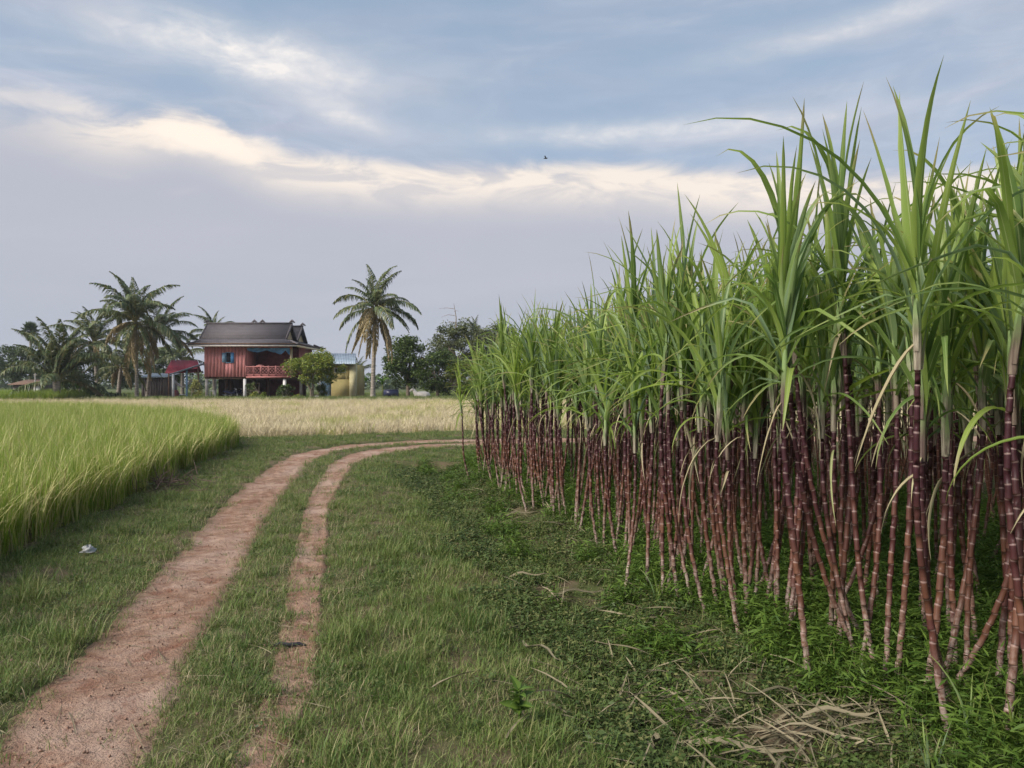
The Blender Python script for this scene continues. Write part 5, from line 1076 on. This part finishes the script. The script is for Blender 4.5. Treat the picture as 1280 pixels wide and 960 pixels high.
def build_small():
    r = np.random.default_rng(8)
    big = [(975, 862, .46, .055, -.12, 'broad pale dry cane leaf lying below the dark purple ringed cane'), (915, 915, .62, .05, -.2, 'long pale dry leaf, lowest of the litter heap'), (1025, 905, .55, .045, -.35, 'dry leaf across the middle of the litter heap'), (1070, 895, .5, .04, -.1, 'twisted dry leaf at the right end of the litter heap'),
           (850, 868, .42, .045, .5, 'grey dry leaf pointing at the litter heap from the left'), (830, 850, .38, .03, .25, 'thin curved dry leaf above the grey one'), (675, 815, .40, .035, -.9, 'grey forked dead stalk lying in the ditch weeds'), (720, 730, .55, .035, .25, 'dry leaf lying slantwise in the weeds below the far clumps'), (660, 712, .40, .03, .1, 'dry leaf in the upper ditch'),
           (655, 640, .5, .04, .3, 'dry leaf bundle piece at the foot of the far clumps'), (818, 925, .12, .05, 1.2, 'single curled brown leaf standing at the dark hole'), (1115, 868, .2, .035, -.3, 'short white leaf scrap at the foot of the upright pair'), (735, 812, .3, .03, -.2, 'short dry leaf right of the forked dead stalk'), (985, 930, .45, .03, .4, 'narrow dry leaf under the heap'), (900, 885, .3, .03, .15, 'brown dry leaf among weeds left of the heap'), (1130, 905, .35, .035, -.5, 'bent dry leaf beside the crossed stalks')]
    for i, (x, y, L, W, rz, lab) in enumerate(big): strip_thing('dry_cane_leaf', x, y, L, W * 0.72, rz, lab, 'dry leaf', M['litter'], 'dry cane leaves on the ground', 700 + i, 0.025, 0.055)
    # loose litter
    pr = []
    for i in range(8):
        q = np.random.default_rng(800 + i); mb = MB(); cane_leaf(mb, L=q.uniform(0.10, 0.34), W=q.uniform(0.005, 0.022), th0=1.35, th1=q.uniform(1.6, 1.9), p=1.0, r=q, n=6, fold=0.4); pr.append(mb.mesh('dry_scrap', M['litter'], True))
    Q = []
    for (xp, yp, sx, sy, n) in ((970, 895, 0.55, 0.30, 380), (840, 860, 0.3, 0.25, 90), (1080, 900, 0.25, 0.2, 110), (715, 730, 0.3, 0.4, 22), (650, 640, 0.3, 0.5, 22), (680, 700, 0.3, 0.5, 18), (820, 770, 0.35, 0.5, 80), (900, 820, 0.3, 0.3, 80)):
        x, D = gnd(xp, yp); Q.append(np.stack([x + r.normal(0, sx, n), D + r.normal(0, sy, n)], 1))
    yy = r.uniform(3, 13.5, 620); Q.append(np.stack([edge_x(yy) + r.normal(-0.15, 0.3, 620), yy], 1)); Q = np.concatenate(Q)
    place('leaf_litter', Q, pr, 'scraps of dry cane leaf scattered along the field edge', 0.6, 1.3, tilt=0.22, zoff=0.025)
    # straws on the road
    NS = 620
    yy = 2.6 + 14.4 * r.uniform(0, 1, NS) ** 1.3; sl = np.interp(yy, LT[:, 1][:9], LT[:, 0][:9]); sr = np.interp(yy, RT[:, 1][:9], RT[:, 0][:9]); xx = np.where(r.uniform(0, 1, NS) < 0.5, sl + r.normal(0, 0.4, NS), sr + r.normal(0, 0.25, NS))
    pr2 = []
    for i in range(6):
        q = np.random.default_rng(850 + i); mb = MB(); cane_leaf(mb, L=q.uniform(0.1, 0.4), W=0.006, th0=1.5, th1=q.uniform(1.5, 1.7), p=1.0, r=q, n=6, fold=0.2); pr2.append(mb.mesh('straw_bit', M['litter'], True))
    place('straw', np.stack([xx, yy], 1), pr2, 'thin straws lying on the dirt road', 0.5, 1.2, tilt=0.04, zoff=0.030)
    # pebbles and clods
    clod_m = plain('clod', (0.30, 0.185, 0.135), 0.95, 0.35, 30)
    n = 1600; yy = 2.6 + 12 * r.uniform(0, 1, n) ** 1.5; sl = np.interp(yy, LT[:, 1][:9], LT[:, 0][:9]); sr = np.interp(yy, RT[:, 1][:9], RT[:, 0][:9]); xx = np.where(r.uniform(0, 1, n) < 0.7, sl + r.normal(0, 0.24, n), sr + r.normal(0, 0.12, n)); pr3 = []
    for i in range(4):
        q = np.random.default_rng(870 + i); mb = MB(); a = np.linspace(0, np.pi, 5); mb.tube(np.stack([0.004 * q.normal(0, 1, 5), 0 * a, -0.007 * np.cos(a) + 0.002], 1), 0.0005 + 0.011 * np.sin(a) * q.uniform(0.7, 1.2, 5), 6); pr3.append(mb.mesh('clod', clod_m, True))
    place('gravel', np.stack([xx, yy], 1), pr3, 'small dirt clods on the wheel tracks', 0.2, 0.8, tilt=0.4, zoff=0.022)
    # dark stick and flat clods on the road
    x, D = gnd(362, 808); mb = MB(); mb.tube([[-0.1, 0, 0.01], [-0.06, 0.01, 0.02], [0, -0.005, 0.015], [0.06, 0.008, 0.02], [0.10, 0, 0.01]], [0.006, 0.012, 0.013, 0.011, 0.006], 7); o = mb.obj('stick', M['dark'], None, True); o.location = (x, D, g0(x, D) + 0.024); tag(o, 'short dark stick lying on the narrow wheel track', 'stick')
    # plastic bag scrap
    x, D = gnd(110, 694); q = np.random.default_rng(4); mb = MB(); n, m = 9, 14; ph = np.linspace(0.05, np.pi * 0.55, n); th = np.linspace(0, 2 * np.pi, m, endpoint=False); P, T = np.meshgrid(ph, th, indexing='ij'); rr = 0.05 * (1 + 0.25 * np.sin(3 * T + P * 5) + 0.15 * q.normal(0, 1, P.shape)); V = np.stack([rr * 1.2 * np.sin(P) * np.cos(T), rr * np.sin(P) * np.sin(T), rr * 0.9 * np.cos(P)], -1).reshape(-1, 3); idx = np.arange(n * m).reshape(n, m)
    mb.add(V, np.stack([idx[:-1], np.roll(idx, -1, 1)[:-1], np.roll(idx, -1, 1)[1:], idx[1:]], -1).reshape(-1, 4)); o = mb.obj('plastic_bag', M['plastic'], None); o.location = (x, D, g0(x, D) + 0.045); tag(o, 'crumpled white plastic bag on the grass below the rice', 'plastic bag')
    # leafy sapling
    x, D = gnd(648, 915); t = empty('leafy_weed', (x, D, g0(x, D)), 'broad-leaved bright green weed standing alone in the ditch grass', 'weed'); mb = MB(); mb.tube([[0, 0, -0.02], [0.01, 0, 0.08], [0, 0.01, 0.17]], [0.006, 0.005, 0.003], 6); mb.obj('stem', M['weed_bright'], t, True); q = np.random.default_rng(12)
    for i in range(15):
        mb = MB(); cane_leaf(mb, L=q.uniform(0.06, 0.11), W=q.uniform(0.04, 0.06), th0=q.uniform(0.6, 1.1), th1=q.uniform(1.4, 2.0), p=1.0, r=q, n=6, fold=0.15); o = mb.obj('leaf', M['weed_bright'], t, True); o.location = (0, 0, 0.05 + 0.13 * i / 15); o.rotation_euler = (0, 0, i * 2.4)
    # young cane shoots
    for i, (xp, yp, H, lab) in enumerate(((1215, 935, .42, 'upright bright grass shoot near the lower right corner'), (1160, 955, .30, 'short bright shoot below the crossed stalks'), (1265, 950, .36, 'bright shoot cut by the right lower picture edge'), (1070, 860, .26, 'small pale shoot at the foot of the bowed cane'), (825, 745, .30, 'pale green shoot before the bundled clump'), (655, 605, .42, 'shoots at the foot of the far end clump'), (1152, 720, .45, 'green shoot deep between the upright pair and crossed stalks'), (1040, 850, .22, 'small shoot right of the dark purple ringed cane'))):
        x, D = gnd(xp, yp); t = empty('cane_shoot', (x, D, g0(x, D) - 0.01), lab, 'shoot', 'young shoots at the field edge'); q = np.random.default_rng(900 + i)
        for k in range(8): mb = MB(); cane_leaf(mb, L=H * q.uniform(0.6, 1.2), W=0.016, th0=q.uniform(0.0, 0.25), th1=q.uniform(0.3, 1.1), p=1.7, r=q, n=8); o = mb.obj('leaf', M['cane_leaf'], t, True); o.rotation_euler = (0, 0, q.uniform(0, 6.283)); o.location = (q.normal(0, 0.02), q.normal(0, 0.02), 0)
    # dry brush heap at the edge of the rice
    x, D = gnd(205, 612); q = np.random.default_rng(55); mb = MB()
    for _ in range(90):
        a, b = q.normal(0, 0.35), q.normal(0, 0.3); d = q.normal(0, 1, 3); d[2] = abs(d[2]) * 0.5; d /= np.linalg.norm(d); p0 = np.array([a, b, q.uniform(0, 0.18)]); mb.tube([p0, p0 + d * 0.14 + q.normal(0, 0.02, 3), p0 + d * 0.3 + q.normal(0, 0.03, 3)], [0.006, 0.005, 0.002], 4, caps=False)
    o = mb.obj('brush_heap', plain('brush', (0.13, 0.085, 0.075), 0.9, 0.4), None); o.location = (x, D, g0(x, D)); tag(o, 'heap of dry brown twigs at the foot of the rice', kind='stuff')
    # bird
    D = 45; b = empty('bird', (px(682, D), D, pz(198, D)), 'tiny dark bird flying high in front of the cloud bank', 'bird'); mb = MB(); mb.tube([[-0.12, 0, 0.02], [-0.05, 0, 0], [0.04, 0, 0], [0.1, 0, 0.02], [0.14, 0, 0.03]], [0.01, 0.03, 0.035, 0.022, 0.005], 7); mb.add([(-0.02, 0, 0.02), (0.06, 0, 0.02), (-0.02, 0.2, 0.1), (-0.1, 0.34, 0.06), (-0.02, -0.2, 0.1), (-0.1, -0.34, 0.06)], [[0, 1, 2, 3], [1, 0, 5, 4]]); mb.obj('body', M['dark'], b)
build_small()

# ------------------------------------------------------------------ evening haze
def build_haze():
    m = bpy.data.materials.new('haze'); m.use_nodes = True; t = NT(m.node_tree); t.n.clear(); out = t.new('ShaderNodeOutputMaterial')
    v = t.new('ShaderNodeVolumePrincipled', {'Color': (0.80, 0.85, 0.95, 1.0), 'Density': 0.00028, 'Anisotropy': 0.2}); t.l.new(v.outputs[0], out.inputs['Volume'])
    mb = MB(); mb.box(-420, 420, -60, 330, -1.6, 18); o = mb.obj('haze', m); tag(o, 'thin pale evening haze over the fields', kind='stuff')
build_haze()
